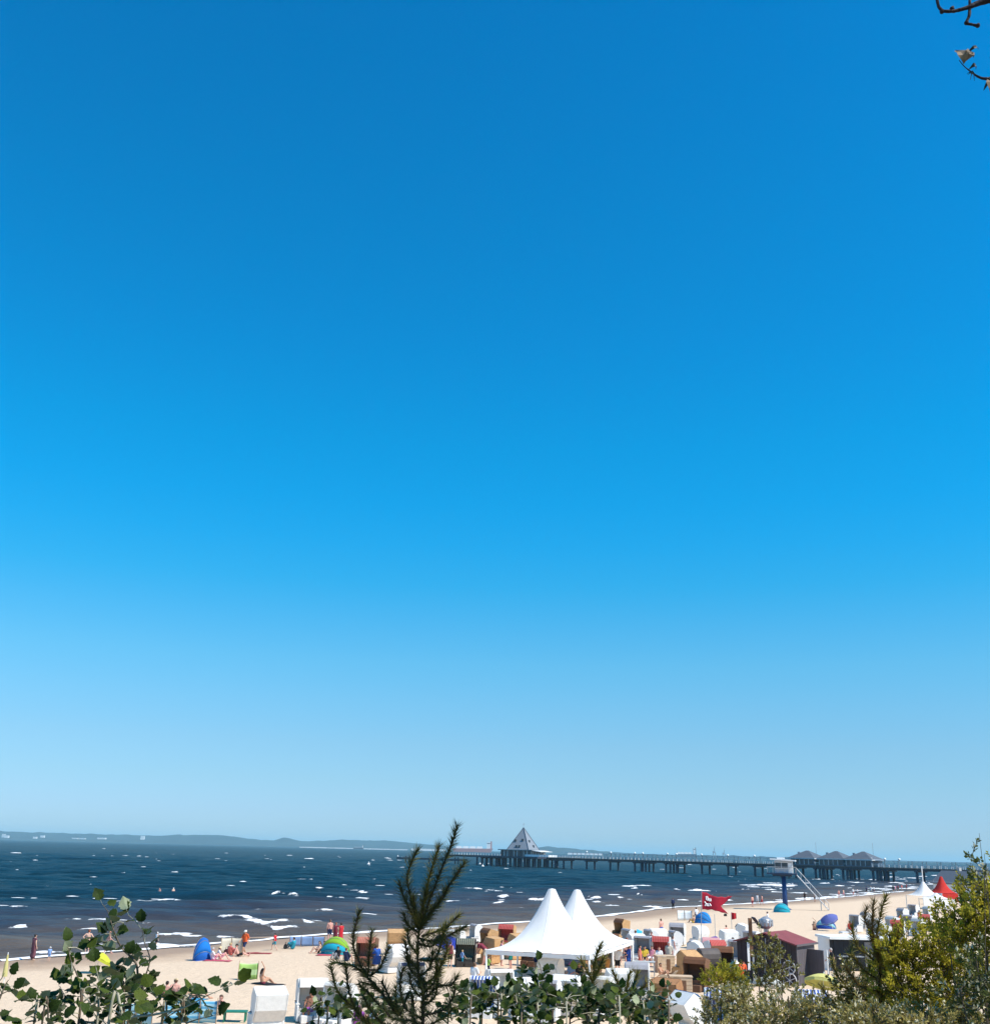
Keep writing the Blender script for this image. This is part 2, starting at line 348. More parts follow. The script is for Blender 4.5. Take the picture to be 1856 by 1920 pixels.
    b1 = nd.new('ShaderNodeBump'); b1.inputs['Strength'].default_value = 1.0; b1.inputs['Distance'].default_value = 0.55; l.new(n1.outputs[0], b1.inputs['Height'])
    b2 = nd.new('ShaderNodeBump'); b2.inputs['Strength'].default_value = 1.0; b2.inputs['Distance'].default_value = 3.2; l.new(n2.outputs[0], b2.inputs['Height']); l.new(b1.outputs[0], b2.inputs['Normal'])
    l.new(b2.outputs[0], p.inputs['Normal'])
    # wind-roughened water: the wave slopes turned to us mirror the high blue sky, so the sheen stays low even at a flat angle
    fr = nd.new('ShaderNodeFresnel'); fr.inputs['IOR'].default_value = 1.33; l.new(b2.outputs[0], fr.inputs['Normal'])
    fl = nd.new('ShaderNodeMapRange'); fl.inputs[1].default_value = 0.02; fl.inputs[2].default_value = 1.0; fl.inputs[3].default_value = 0.02; fl.inputs[4].default_value = 0.46; l.new(fr.outputs[0], fl.inputs[0])
    dw = nd.new('ShaderNodeBsdfDiffuse'); l.new(rp.outputs[0], dw.inputs[0]); l.new(b2.outputs[0], dw.inputs['Normal'])
    gw = nd.new('ShaderNodeBsdfGlossy'); gw.inputs['Roughness'].default_value = .15; l.new(b2.outputs[0], gw.inputs['Normal'])
    wsh = nd.new('ShaderNodeMixShader'); l.new(fl.outputs[0], wsh.inputs[0]); l.new(dw.outputs[0], wsh.inputs[1]); l.new(gw.outputs[0], wsh.inputs[2])
    fa = nd.new('ShaderNodeAttribute'); fa.attribute_name = 'foam'
    m4 = nd.new('ShaderNodeMapping'); m4.inputs['Scale'].default_value = (.9, .5, .9); l.new(ge.outputs['Position'], m4.inputs[0])
    n4 = nd.new('ShaderNodeTexNoise'); n4.inputs['Scale'].default_value = 1.6; n4.inputs['Detail'].default_value = 7; n4.inputs['Roughness'].default_value = .7; l.new(m4.outputs[0], n4.inputs['Vector'])
    fs_ = nd.new('ShaderNodeMath'); fs_.operation = 'MULTIPLY_ADD'; fs_.inputs[1].default_value = 1.0; l.new(n4.outputs[0], fs_.inputs[0]); l.new(fa.outputs['Fac'], fs_.inputs[2])
    fm = nd.new('ShaderNodeMapRange'); fm.inputs[1].default_value = .86; fm.inputs[2].default_value = 1.06; l.new(fs_.outputs[0], fm.inputs[0])
    df = nd.new('ShaderNodeBsdfDiffuse'); df.inputs[0].default_value = (.84, .83, .82, 1)
    mxs = nd.new('ShaderNodeMixShader'); l.new(fm.outputs[0], mxs.inputs[0]); l.new(wsh.outputs[0], mxs.inputs[1]); l.new(df.outputs[0], mxs.inputs[2]); l.new(mxs.outputs[0], nd['Material Output'].inputs[0])
    tag(obj('sea', me, mt), 'dark choppy sea turning brown towards the beach', None, kind='structure')
build_sea()
def build_foam():
    mb = MB()
    L = [(a, b, y, t, 1) for a, b, y, t in FOAM]
    for _ in range(380):                                   # small whitecaps all over the open water
        y = 1600 + 90 * random.random() ** 1.3; x = random.uniform(-250, 1800)
        if y - (1572 + .025 * x) < 16: continue
        w = random.uniform(4, 17) * (0.5 + (y - 1590) / 90); L.append((x, x + w, y, random.uniform(.6, 1.7), 0))
    for _ in range(300):                                   # the broken surf in front of the pier
        x = random.uniform(1130, 1900) if _ % 4 == 0 else random.uniform(1400, 1900); y = random.uniform(1652, 1700) - 0.028 * (x - 1380)
        w = random.uniform(10, 42); L.append((x, x + w, y, random.uniform(1.4, 3.4), 0))
    for a, b, y, t, _k in L:
        c = sea_at((a + b) / 2, y + 0.0125 * 0)
        if shore_dist(c.x, c.y) > -1.0 or (_k and c.y <= 260): continue
        D = c.y; wid = (b - a) / F * D; hgt = min(0.42, t * D / F * 0.5, wid * .05 + .05); skew = random.uniform(-.10, .10)
        ns = max(6, min(40, int((b - a) / 3.0))); vs, fs = [], []
        for i in range(ns + 1):
            q = i / ns; e = max(0.0, math.sin(math.pi * q)) ** 0.8
            x = c.x + (q - .5) * wid; wob = noise.noise((x * .35, D, 1.7)) * 0.9 + noise.noise((x * 1.3, D, 5.1)) * .35
            yy = c.y + wob * min(1.5, wid * .08) + (q - .5) * wid * skew
            hh = hgt * e * (0.62 + 0.75 * noise.noise((x * .9 / max(hgt, .2) * .5, D * .7, 9.3)) + 0.35 * random.random()); hh = max(hh, 0.03 * e)
            dp = (0.35 + hgt * 0.9) * (0.3 + 0.7 * e)
            for fy, fz in ((-1.5 - 1.2 * random.random(), -.02), (-.85 - .4 * random.random(), .25 + .2 * random.random()), (-.25, .85), (.12, 1.0), (.55, .55), (1.2, -.05)):
                vs.append((x + random.uniform(-.1, .1), yy + fy * dp, 0.06 + fz * hh))
            if i:
                o0, o1 = (i - 1) * 6, i * 6
                for k in range(5): fs.append((o0 + k, o1 + k, o1 + k + 1, o0 + k + 1))
        mb.add(vs, fs)
    # the swash line along the beach
    pts = [flat(x, y, 0.02) for x, y in SHORE_PX[2:-2]]; vs, fs = [], []; cnt = 0
    for i in range(len(pts) - 1):
        n = 26
        for k in range(n):
            p = pts[i].lerp(pts[i + 1], k / n); nx = (pts[i + 1] - pts[i]).normalized(); sd_ = Vector((nx.y, -nx.x, 0))
            w = 0.30 + 0.55 * max(0, noise.noise((p.x * .13, p.y * .13, 3.0)) + .25); off = 0.8 * noise.noise((p.x * .22, p.y * .22, 0))
            zz = 0.045
            for d_, z_ in ((off - w, 0.0), (off - w * .3, .05), (off + w * .5, .05), (off + w, .0)):
                q = p + sd_ * (d_ - .8); vs.append((q.x, q.y, max(zz, tz(q.x, q.y) + .03) + z_))
            if cnt:
                for j in range(3): fs.append(((cnt - 1) * 4 + j, cnt * 4 + j, cnt * 4 + j + 1, (cnt - 1) * 4 + j + 1))
            cnt += 1
    mb.add(vs, fs)
    tag(obj('foam', mb.mesh('foam', True), M('sea_foam', (0.86, 0.85, 0.84), 0.9, 0.06, 2.0, 0.6, 6.0)), 'white foam of breaking waves and whitecaps', 'foam', kind='stuff')
build_foam()
# ---------------------------------------------------------------- far shore: hills, breakwater, harbour
forest = M('forest_hazy', (0.013, 0.032, 0.040), 0.95, 0.5, 0.004, 0, spec=0.1)  # dark forest green shifted towards blue, some distance haze put into the colour
white_paint = M('white_paint', (0.78, 0.78, 0.76), 0.55, 0.05)
steel = M('grey_steel', (0.33, 0.36, 0.39), 0.5, 0.1, metal=0.3)
dark_steel = M('dark_steel', (0.04, 0.05, 0.075), 0.55, 0.25)
concrete = M('concrete', (0.42, 0.41, 0.39), 0.9, 0.15)
red_hull = M('red_hull', (0.34, 0.13, 0.11), 0.6, 0.1)
def hill(name, prof, D, depth, label):
    """ridge of real depth whose skyline follows the coast seen across the bay"""
    xs = np.arange(prof[0][0], prof[-1][0] + 1, 4.0); ys = np.interp(xs, [p[0] for p in prof], [p[1] for p in prof])
    g = []
    for i, (x, y) in enumerate(zip(xs, ys)):
        hz = at(x, y, D).z; p0 = at(x, 1600, D); hz = max(1.0, hz + 3.0 * noise.noise((x * .06, D, 0)) + 1.8 * noise.noise((x * .21, D, 4)))
        col = []
        for q, fz in ((-.5, -.02), (-.47, .12), (-.32, .42), (-.15, .78), (0, 1), (.2, .8), (.5, -.02)):
            k = (D + q * depth) / D
            col.append((p0.x * k, D + q * depth, fz * hz * (1 + .12 * noise.noise((x * .05, q * 9, 2)))))
        g.append(col)
    me = MB().sheet(g).mesh(name, True)
    tag(obj(name, me, forest), label, None, kind='structure')
hill('hills', [(-420, 1549), (-150, 1555), (0, 1559), (60, 1561), (130, 1563), (200, 1565), (300, 1567.5), (330, 1565.5), (400, 1566), (430, 1568), (470, 1574), (510, 1576), (530, 1571.5), (545, 1572.5), (562, 1578), (600, 1577), (641, 1574.5), (690, 1577), (722, 1576), (780, 1582), (815, 1585), (860, 1590), (900, 1595)], 9000, 1600, 'wooded hills across the bay')
hill('hills', [(980, 1593), (1010, 1589), (1026, 1588), (1070, 1591), (1090, 1593), (1130, 1596.5), (1170, 1599.5), (1250, 1603), (1300, 1605)], 8000, 1000, 'low wooded ridge behind the pier')
hill('coast', [(1080, 1602), (1200, 1602), (1300, 1604), (1366, 1605), (1374, 1603.5), (1390, 1606), (1420, 1606.5), (1480, 1608), (1560, 1611), (1640, 1614), (1700, 1616), (1790, 1618.5), (1900, 1621), (2300, 1630)], 5200, 700, 'flat wooded coast beyond the pier')
def far_box(name, label, cat, boxes, D, mat, group=None, extra=None):
    c = at((boxes[0][0] + boxes[0][1]) / 2, 1600, D); t = thing(name, label, cat, (c.x, D, 0), 0, group)
    for k, (x0, x1, y0, y1) in enumerate(boxes):
        a, b = at(x0, y0, D), at(x1, y1, D); w = b.x - a.x
        z1 = at((x0 + x1) / 2, y0, D).z; z0 = max(0, at((x0 + x1) / 2, y1, D).z)
        obj('wall', MB().box(((a.x + b.x) / 2 - c.x, 0, (z0 + z1) / 2), (w, w * .6 + 6, z1 - z0)), mat, t)
        obj('roof', MB().box(((a.x + b.x) / 2 - c.x, 0, z1 + .6), (w * 1.06, w * .64 + 6, 1.2)), steel, t)
    return t
for lab, bx in (('white hotel block at the foot of the hills by the frame edge', [(5, 9, 1564.5, 1571), (9, 16, 1567, 1571.5)]), ('small white building beside the pair of low hillside houses', [(63, 69, 1569.5, 1573)]),
                ('white house row under the first slope', [(77, 83, 1567, 1571)]), ('pale house row along the middle of the bay', [(136, 146, 1571.5, 1573.5), (150, 160, 1572, 1574)]),
                ('pinkish houses in the wooded bay', [(184, 198, 1571, 1574)]), ('left one of the twin white towers on the far shore', [(264.5, 267, 1568, 1575)]), ('right one of the twin white towers on the far shore', [(268, 270.5, 1568, 1575)])):
    far_box('far_building', lab, 'building', bx, 7600, white_paint, 'buildings on the far shore')
def far_wall(x0, x1, y0, y1, D, label, mat):
    a, b = at(x0, y0, D), at(x1, y1, D); mb = MB(); n = 12
    for k in range(n):
        xa = a.x + (b.x - a.x) * k / n; mb.box((xa + (b.x - a.x) / n / 2, D, a.z * .5), ((b.x - a.x) / n * .995, 12, max(2.0, a.z) + random.uniform(-.6, .6)))
    tag(obj('breakwater', mb, mat), label, 'breakwater', 'long white breakwaters across the bay')
far_wall(562, 764, 1588.2, 1592, 5000, 'longer stretch of white breakwater below the far hills', white_paint)
far_wall(771, 835, 1591.5, 1594.5, 4900, 'shorter stretch of white breakwater near the pier head', white_paint)
far_wall(1064, 1130, 1599, 1601, 4400, 'white breakwater seen behind the pier beside the restaurant', white_paint)
def ship(x0, x1, yb, D, hull, top, label, tall, mast=True):
    a, b = at(x0, yb, D), at(x1, yb, D); L = b.x - a.x; H = 10 * tall
    t = thing('ship', label, 'ship', ((a.x + b.x) / 2, D, 0))
    pr = [(-L / 2, H * .95), (-L * .47, 0.2), (L * .45, 0.2), (L / 2, H * 1.1)]
    m = MB(); vs = [(x, -L * .07, z) for x, z in pr] + [(x, L * .07, z) for x, z in pr]
    m.add(vs, [(0, 1, 2, 3), (7, 6, 5, 4), (0, 3, 7, 4), (1, 0, 4, 5), (2, 1, 5, 6), (3, 2, 6, 7)]); obj('hull', m, hull, t)
    for k in range(4):
        obj('tank', MB().box((-L * .34 + k * L * .17, 0, H * 1.25), (L * .155, L * .11, H * .75), taper=.85), top, t)
    w = obj('wheelhouse', MB().box((L * .39, 0, H * 1.9), (L * .09, L * .12, H * 1.9)), white_paint, t)
    obj('window', MB().box((L * .39, -L * .0605, H * 2.5), (L * .08, .4, H * .22)), dark_steel, w)
    obj('funnel', MB().box((L * .455, 0, H * 2.1), (L * .035, L * .05, H * 2.0)), hull, t)
    if mast: obj('mast', MB().tube([(-L * .42, 0, H), (-L * .42, 0, H * 3.0)], L * .004, 5), steel, t)
ship(848, 924, 1599.5, 4300, red_hull, white_paint, 'long gas tanker with red hull and white tanks moored behind the pier', 1.35)
ship(662, 682, 1591.5, 4800, dark_steel, steel, 'small dark workboat in front of the white breakwater', .6)
ship(1266, 1306, 1604.5, 4700, dark_steel, white_paint, 'white ship with a dark hull showing above the pier canopy', 1.3)
for x, top, lab in ((1338.5, 1587, 'tall grey harbour crane above the pier'), (1357, 1592, 'lower grey harbour crane beside the tall one')):
    D = 4700; c = at(x, top, D); t = thing('harbour_crane', lab, 'crane', (c.x, D, 0), 0, 'harbour cranes'); H = c.z
    m = MB()
    for sx, sy in ((-1, -1), (1, -1), (1, 1), (-1, 1)): m.tube([(sx * 7, sy * 7, 0), (sx * 4, sy * 4, H * .45)], .9, 5)
    m.box((0, 0, H * .45), (11, 11, 2)); m.box((0, 0, H * .22), (13, 13, 1.2)); obj('portal', m, steel, t)
    obj('cab', MB().box((-1.5, 0, H * .52), (9, 7, H * .12)), steel, t)
    obj('boom', MB().tube([(0, 0, H * .5), (3, 0, H)], [1.5, .7], 5), steel, t)
    obj('stay', MB().tube([(-3, 0, H * .6), (2.6, 0, H * .9)], .5, 4), steel, t)
# ---------------------------------------------------------------- air
hz = bpy.data.materials.new('sea_haze'); hz.use_nodes = True
hz.node_tree.nodes.remove(hz.node_tree.nodes['Principled BSDF'])
pv_ = hz.node_tree.nodes.new('ShaderNodeVolumePrincipled'); pv_.inputs['Color'].default_value = (.54, .88, 1.0, 1); pv_.inputs['Density'].default_value = 8.0e-5; pv_.inputs['Anisotropy'].default_value = 0.0
hz.node_tree.links.new(pv_.outputs[0], hz.node_tree.nodes['Material Output'].inputs['Volume'])
tag(obj('haze', MB().box((0, 12000, 62), (46000, 70000, 136)), hz), 'thin blue haze over the sea', 'haze', kind='stuff')
# ---------------------------------------------------------------- pier
PA = Vector((180, 440, 0)); PD = Vector((-164, 183, 0)).normalized(); PP = Vector((PD.y, -PD.x, 0))
def pt(x):
    """distance along the pier seen in photo column x"""
    d = ray(x, 1590 + .025 * (x - 928)); k = d.x / d.y
    return (k * PA.y - PA.x) / (PD.x - k * PD.y)
pier = thing('pier', 'long dark pier on piles with a covered walkway running out to sea', 'pier', tuple(PA), math.atan2(PD.y, PD.x))
DZ = 5.55
def pl(mb, t0, t1, o0, o1, z0, z1): return mb.box(((t0 + t1) / 2, (o0 + o1) / 2, (z0 + z1) / 2), (abs(t1 - t0), abs(o1 - o0), z1 - z0))
T0, T1 = -95, pt(846)          # landward end, seaward end;   local +y points to the camera's side
obj('deck', pl(MB(), T0, T1, -4.5, 4.5, DZ - .35, DZ), M('deck_boards', (.16, .13, .11), .85, .2), pier)
obj('girder', pl(MB(), T0, T1, 3.4, 3.9, DZ - 1.1, DZ - .36), dark_steel, pier)
obj('girder', pl(MB(), T0, T1, -3.9, -3.4, DZ - 1.1, DZ - .36), dark_steel, pier)
pil = MB().tube([(0, 0, -3), (0, 0, DZ - 1.0)], .52, 10).mesh('pile', True)
cap = MB().box((0, 0, 0), (1.3, 8.6, .5)).mesh('pile_cap')
for x in (913, 931, 1034, 1050, 1065, 1108, 1152, 1198, 1210, 1218, 1256, 1264, 1276, 1323, 1372, 1422, 1471, 1498, 1535, 1543, 1551, 1586, 1594, 1602, 1642, 1650, 1657, 1667, 1724, 1782, 1840):
    t = pt(x)
    obj('pile', pil, dark_steel, pier, (t, 3.3, 0)); obj('pile', pil, dark_steel, pier, (t + .5, -3.3, 0)); obj('pile_cap', cap, dark_steel, pier, (t, 0, DZ - 1.36))
for side in (4.3, -4.3):
    m = MB(); pl(m, T0, T1, side - .05, side + .05, DZ + 1.05, DZ + 1.15); pl(m, T0, T1, side - .03, side + .03, DZ + .5, DZ + .56)
    for k in range(int((T1 - T0) / 2.4)): pl(m, T0 + k * 2.4, T0 + k * 2.4 + .16, side - .08, side + .08, DZ, DZ + 1.1)
    obj('railing', m, white_paint, pier)
obj('canopy_roof', pl(MB(), T0, pt(1062), -1.3, 2.6, DZ + 2.55, DZ + 2.75), M('canopy_glass', (.55, .62, .66), .25, .05, spec=.6), pier)
m = MB()
for k in range(int((pt(1062) - T0) / 6)):
    for o in (-1, 2.3): pl(m, T0 + k * 6, T0 + k * 6 + .2, o - .1, o + .1, DZ, DZ + 2.55)
obj('canopy_posts', m, steel, pier)['kind'] = 'stuff'
for x in (1107, 1152, 1197, 1212, 1258, 1275, 1322, 1371, 1421, 1532, 1586, 1640, 1665, 1692):
    lo = obj('lamp', MB().tube([(0, 0, DZ), (0, 0, DZ + 3.0)], .07, 6), steel, pier, (pt(x), 2.9, 0))
    obj('lamp_globe', MB().lathe([(.02, -.5), (.4, -.35), (.55, 0), (.4, .35), (.02, .5)], 10).mesh('lamp_globe', True), white_paint, lo, (0, 0, DZ + 3.2))
low = obj('landing_stage', pl(MB(), pt(870), pt(752), -3, 3, 1.9, 3.0), dark_steel, pier)
for k, x in enumerate((756, 775, 800, 824, 848, 866)):
    obj('stage_pile', MB().tube([(0, 0, -3), (0, 0, 3.9)], .42, 8), dark_steel, low, (pt(x), 2.6 if k % 2 else -2.6, 0))
obj('ramp', MB().box(((pt(846) + pt(832)) / 2, 0, 3.9), (abs(pt(846) - pt(832)) + 2, 3, .3), ry=R(7)), dark_steel, pier)
# restaurant on its own platform
tc = pt(981); plat = obj('platform', pl(MB(), pt(1046) + 4, pt(915), -9, 11.5, DZ - .9, DZ + .05), dark_steel, pier)
for k in range(13):
    for o in (-7, 2, 10): obj('platform_pile', pil, dark_steel, plat, (pt(1044) + 6 + (pt(917) - pt(1044) - 8) * k / 12 + random.uniform(-1.3, 1.3), o, 0))
rc = PA + PD * tc + PP * 0 
slate = M('slate_roof', (.10, .11, .125), .55, .08, 1.5, .2, 3.0, spec=.4)
glass = M('dark_glazing', (.03, .045, .06), .12, .2, spec=.6)
rs = thing('pier_restaurant', 'grey pyramid-roofed restaurant on the pier', 'restaurant', (rc.x, rc.y, DZ + .05), R(-29))
b2 = 6.6
m = MB(); m.add([(-b2, -b2, 3.6), (b2, -b2, 3.6), (b2, b2, 3.6), (-b2, b2, 3.6), (0, 0, 15.2)], [(0, 1, 4), (1, 2, 4), (2, 3, 4), (3, 0, 4), (3, 2, 1, 0)])
rf = obj('pyramid_roof', m, M('pyramid_slate', (.21, .23, .255), .55, .08, 1.5, .2, 3.0, spec=.4), rs)
m = MB()
for sx, sy in ((-1, -1), (1, -1), (1, 1), (-1, 1)): m.tube([(sx * b2 * 1.01, sy * b2 * 1.01, 3.6), (0, 0, 15.35)], .16, 5)
obj('hip_flashing', m, dark_steel, rf)
obj('finial', MB().tube([(0, 0, 15.1), (0, 0, 17.0)], .09, 6).lathe([(.02, 16.9), (.3, 17.1), (.3, 17.4), (.02, 17.6)], 8), steel, rf)
for fx, fz in ((-2.8, 8.2), (1.6, 8.6), (-1.2, 5.2), (.6, 5.2)):
    y = -b2 * (15.2 - fz) / 11.6; obj('dormer_window', MB().box((fx, y - .1, fz), (1.0, .9, 1.3)), glass, rf)
for fy, fz in ((-1.2, 8.0), (1.2, 5.4)):
    xx = b2 * (15.2 - fz) / 11.6; obj('dormer_window', MB().box((xx + .1, fy, fz), (.9, 1.0, 1.2)), glass, rf)
obj('flat_roof', MB().box((0, 0, 3.3), (21, 20.5, .45)), M('roof_edge', (.2, .22, .24), .6), rs)
obj('glazed_wall', MB().box((0, 0, 1.6), (18.5, 18, 3.05)), glass, rs)
for k in range(10):
    obj('window_post', MB().box((-9 + k * 2, -9.15, 1.55), (.3, .25, 3.05)), white_paint if k % 3 else dark_steel, rs)
    obj('window_post', MB().box((9.4, -8.6 + k * 1.9, 1.55), (.25, .3, 3.05)), white_paint, rs)
obj('awning', MB().box((12.4, -1.5, 2.9), (5.2, 15, .2), ry=R(6)), white_paint, rs)
obj('terrace_rail', MB().box((13, -9.5, .55), (14, .15, 1.1)).box((20, -4, .55), (.15, 11, 1.1)), white_paint, rs)
# pavilions
for k, x in enumerate((1514, 1568, 1619)):
    t = pt(x); p = PA + PD * t
    pv = thing('pier_pavilion', ('first', 'second', 'third')[k] + ' of the three grey hipped pavilions on the pier, counted from the watchtower', 'pavilion', (p.x, p.y, DZ), math.atan2(PD.y, PD.x), 'hipped pavilions on the pier')
    h = abs(pt(1514) - pt(1568)) / 2 - .4
    obj('hip_roof', MB().add([(-h, -5.4, 2.9), (h, -5.4, 2.9), (h, 5.4, 2.9), (-h, 5.4, 2.9), (-h * .1, 0, 6.0), (h * .1, 0, 6.0)], [(0, 1, 5, 4), (1, 2, 5), (2, 3, 4, 5), (3, 0, 4), (3, 2, 1, 0)]), slate, pv)
    obj('fascia', MB().box((0, 0, 2.68), (2 * h - .1, 10.6, .38)), M('fascia_white', (.6, .63, .66), .6), pv)
    obj('wall', MB().box((0, 0, 1.25), (2 * h - 1.6, 9.2, 2.5)), M('blue_grey_wall', (.10, .14, .19), .5), pv)
    for j in range(5):
        f = obj('window', MB().box((-h + 2.2 + j * (2 * h - 4.4) / 4, 4.64, 1.35), (2.0, .12, 1.9)), glass, pv)
        obj('window_frame', MB().box((-h + 2.2 + j * (2 * h - 4.4) / 4 + 1.15, 4.72, 1.35), (.18, .14, 2.1)), white_paint, f)
    obj('chimney', MB().box((h - 1.2, -2, 4.2), (1.0, 1.0, 2.4)), steel, pv)
    if k != 1: obj('flagpole', MB().tube([(-h + 1, 2, 2.9), (-h + 1, 2, 9.5)], .07, 5), steel, pv)
# ---------------------------------------------------------------- lifeguard tower
def tower():
    D = 16517 / (1701 - 1608.7); b = GD(1468, D); s = D / F
    t = thing('lifeguard_tower', 'grey-white lifeguard watchtower cabin on a single blue post', 'watchtower', tuple(b), R(-18))
    blue = M('tower_blue', (.012, .05, .17), .5, .1)
    zc = (at(1468, 1640, D).z - b.z)
    obj('post', MB().tube([(0, 0, -.5), (0, 0, zc)], [.42, .34], 12).mesh('post', True), blue, t)
    obj('foot_plate', MB().lathe([(.9, 0), (.9, .12), (.5, .3)], 12, cap=True), blue, t)
    obj('platform', MB().box((-.2, 0, zc + .1), (4.6, 3.3, .22)).box((-.2, 0, zc - .15), (3.0, 1.6, .3)), M('tower_navy', (.02, .04, .085), .5), t)
    cab = obj('cabin', MB().box((.1, 0, zc + 1.15), (2.7, 2.3, 1.9)), M('tower_grey', (.42, .45, .50), .5, .06), t)
    for x in (-.72, .3): 
        w = obj('window', MB().box((x, -1.16, zc + 1.38), (.88, .08, .85)), glass, t); obj('window_frame', MB().box((x, -1.18, zc + .9), (1.0, .1, .1)).box((x, -1.18, zc + 1.85), (1.0, .1, .1)), white_paint, w)
    obj('window', MB().box((-1.28, -.1, zc + 1.38), (.08, 1.6, .85)), glass, t)
    obj('door', MB().box((1.47, -.3, zc + 1.05), (.06, 1.2, 1.65)).box((1.1, -1.17, zc + 1.0), (.5, .06, 1.5)), white_paint, t)
    obj('roof', MB().box((.05, 0, zc + 2.2), (3.9, 3.3, .18), ry=R(3)), M('tower_roof', (.8, .8, .8), .5, .03), t)
    obj('loudspeaker', MB().box((-.3, 0, zc + 2.45), (1.2, .5, .25)), white_paint, t)
    m = MB()
    for y in (-1.55, 1.55):
        m.tube([(-2.4, y, zc + 1.1), (1.9, y, zc + 1.1)], .04, 5)
        for k in range(6): m.tube([(-2.4 + k * .86, y, zc + .2), (-2.4 + k * .86, y, zc + 1.1)], .03, 5)
    obj('railing', m, steel, t)
    st = MB(); A, B = Vector((2.0, 0, zc)), Vector((6.6, .2, .15))
    for y in (-.45, .45): st.tube([A + Vector((0, y, 0)), B + Vector((0, y, 0))], .055, 6); st.tube([A + Vector((0, y, 1.0)), B + Vector((0, y, 1.0))], .03, 6)
    for k in range(8):
        p = A.lerp(B, k / 7)
        for y in (-.45, .45): st.tube([p + Vector((0, y, 0)), p + Vector((0, y, 1.0))], .035, 5)
    so_ = obj('stair_rails', st, M('galvanised', (.24, .26, .29), .5, .1, metal=.5), t)
    for k in range(20):
        p = A.lerp(B, (k + .5) / 20); obj('step', MB().box(tuple(p), (.3, .85, .04)), steel, so_)
    obj('stair_prop', MB().tube([tuple(A.lerp(B, .75) + Vector((0, -.4, 0))), (5.45, -.4, -.3)], .06, 6).tube([tuple(A.lerp(B, .75) + Vector((0, .4, 0))), (5.45, .4, -.3)], .06, 6), steel, so_)
tower()
# ---------------------------------------------------------------- the white double-peaked tent
canvas = M('white_canvas', (.80, .79, .77), .75, .03, 1.2, .15, 3.0, transl=.12)
def pagoda(mb, c, ax, pp, half, ze, zp, n=28, k=13):
    """stretched tent roof: square at the eave, a narrow cone at the top"""
    rows = []
    for i in range(k + 1):
        q = i / k; zz = ze + (zp - ze) * (q ** 1.75); rad = (1 - q) ** 1.0
        row = []
        for j in range(n + 1):
            a = 2 * math.pi * j / n + math.pi / 4; ca, sa = math.cos(a), math.sin(a)
            sq = 1 / max(abs(ca), abs(sa)); mixk = (1 - q) ** 1.3
            r = half * rad * (sq * mixk + (1 - mixk) * 1.0) + .24 * q
            sag = -.0 if q else 0.0
            edge = 0.16 * (1 - q) ** 4 * (1 - abs(abs(ca) - abs(sa)) ** .6) * 0
            row.append(c + ax * (r * ca) + pp * (r * sa) + Vector((0, 0, zz + edge)))
        rows.append(row)
    mb.sheet(rows); top = c + Vector((0, 0, zp))
    mb.lathe([(.24, -.02), (.22, .06), (.02, .1)], 12, tuple(top))
def big_tent():
    b = GD(1035, 68.5); ax, pp = Vector((.325, .9457, 0)), Vector((.9457, -.325, 0))
    t = thing('party_tent', 'large white party tent with two pointed peaks on white poles', 'tent', tuple(b))
    ze, zp, half = 2.12, 5.42, 3.1
    for k in range(2):
        m = MB(); pagoda(m, ax * (2 * half * k), ax, pp, half - .01, ze, zp - .2 * k); obj('tent_roof', m.mesh('tent_roof', True), canvas, t); rf_ = t.children[-1]; sm_ = MB()
        for sgn in range(8):
            a = sgn * math.pi / 4; ca, sa = math.cos(a), math.sin(a); pts = []
            for i in range(14):
                q = i / 13; mixk = (1 - q) ** 1.3; r = (half - .01) * (1 - q) * (mixk / max(abs(ca), abs(sa)) + 1 - mixk) + .24 * q
                pts.append(ax * (2 * half * k + r * ca) + pp * (r * sa) + Vector((0, 0, ze + (zp - .2 * k - ze) * q ** 1.75 + .004)))
            sm_.tube(pts, .014, 4)
        obj('seam', sm_, M('tent_seam', (.62, .62, .62), .8), rf_)
        m = MB()
        for s in range(4):
            a0 = [(-1, -1), (1, -1), (1, 1), (-1, 1)][s]; a1 = [(1, -1), (1, 1), (-1, 1), (-1, -1)][s]
            if (k == 0 and s == 1) or (k == 1 and s == 3): continue
            p0 = ax * (2 * half * k + half * a0[0]) + pp * (half * a0[1]); p1 = ax * (2 * half * k + half * a1[0]) + pp * (half * a1[1])
            g = [[p0.lerp(p1, j / 10) + Vector((0, 0, ze - dz - (0.03 * (1 - (2 * j / 10 - 1) ** 2) if dz < .1 else -0.012 * math.cos(j * 3.1)))) for j in range(11)] for dz in (0, .24)]
            m.sheet(g, .01)
        obj('valance', m, canvas, t)
    pole = MB().tube([(0, 0, -.3), (0, 0, ze)], .055, 8).mesh('pole', True)
    for i in (-1, 1, 3):
        for j in (-1, 1):
            p = ax * (half * i * .985) + pp * ((half - .04) * j); obj('pole', pole, white_paint, t, tuple(p))
            obj('base_plate', MB().box((0, 0, .05), (.28, .28, .05)), steel, t, tuple(p))
big_tent()
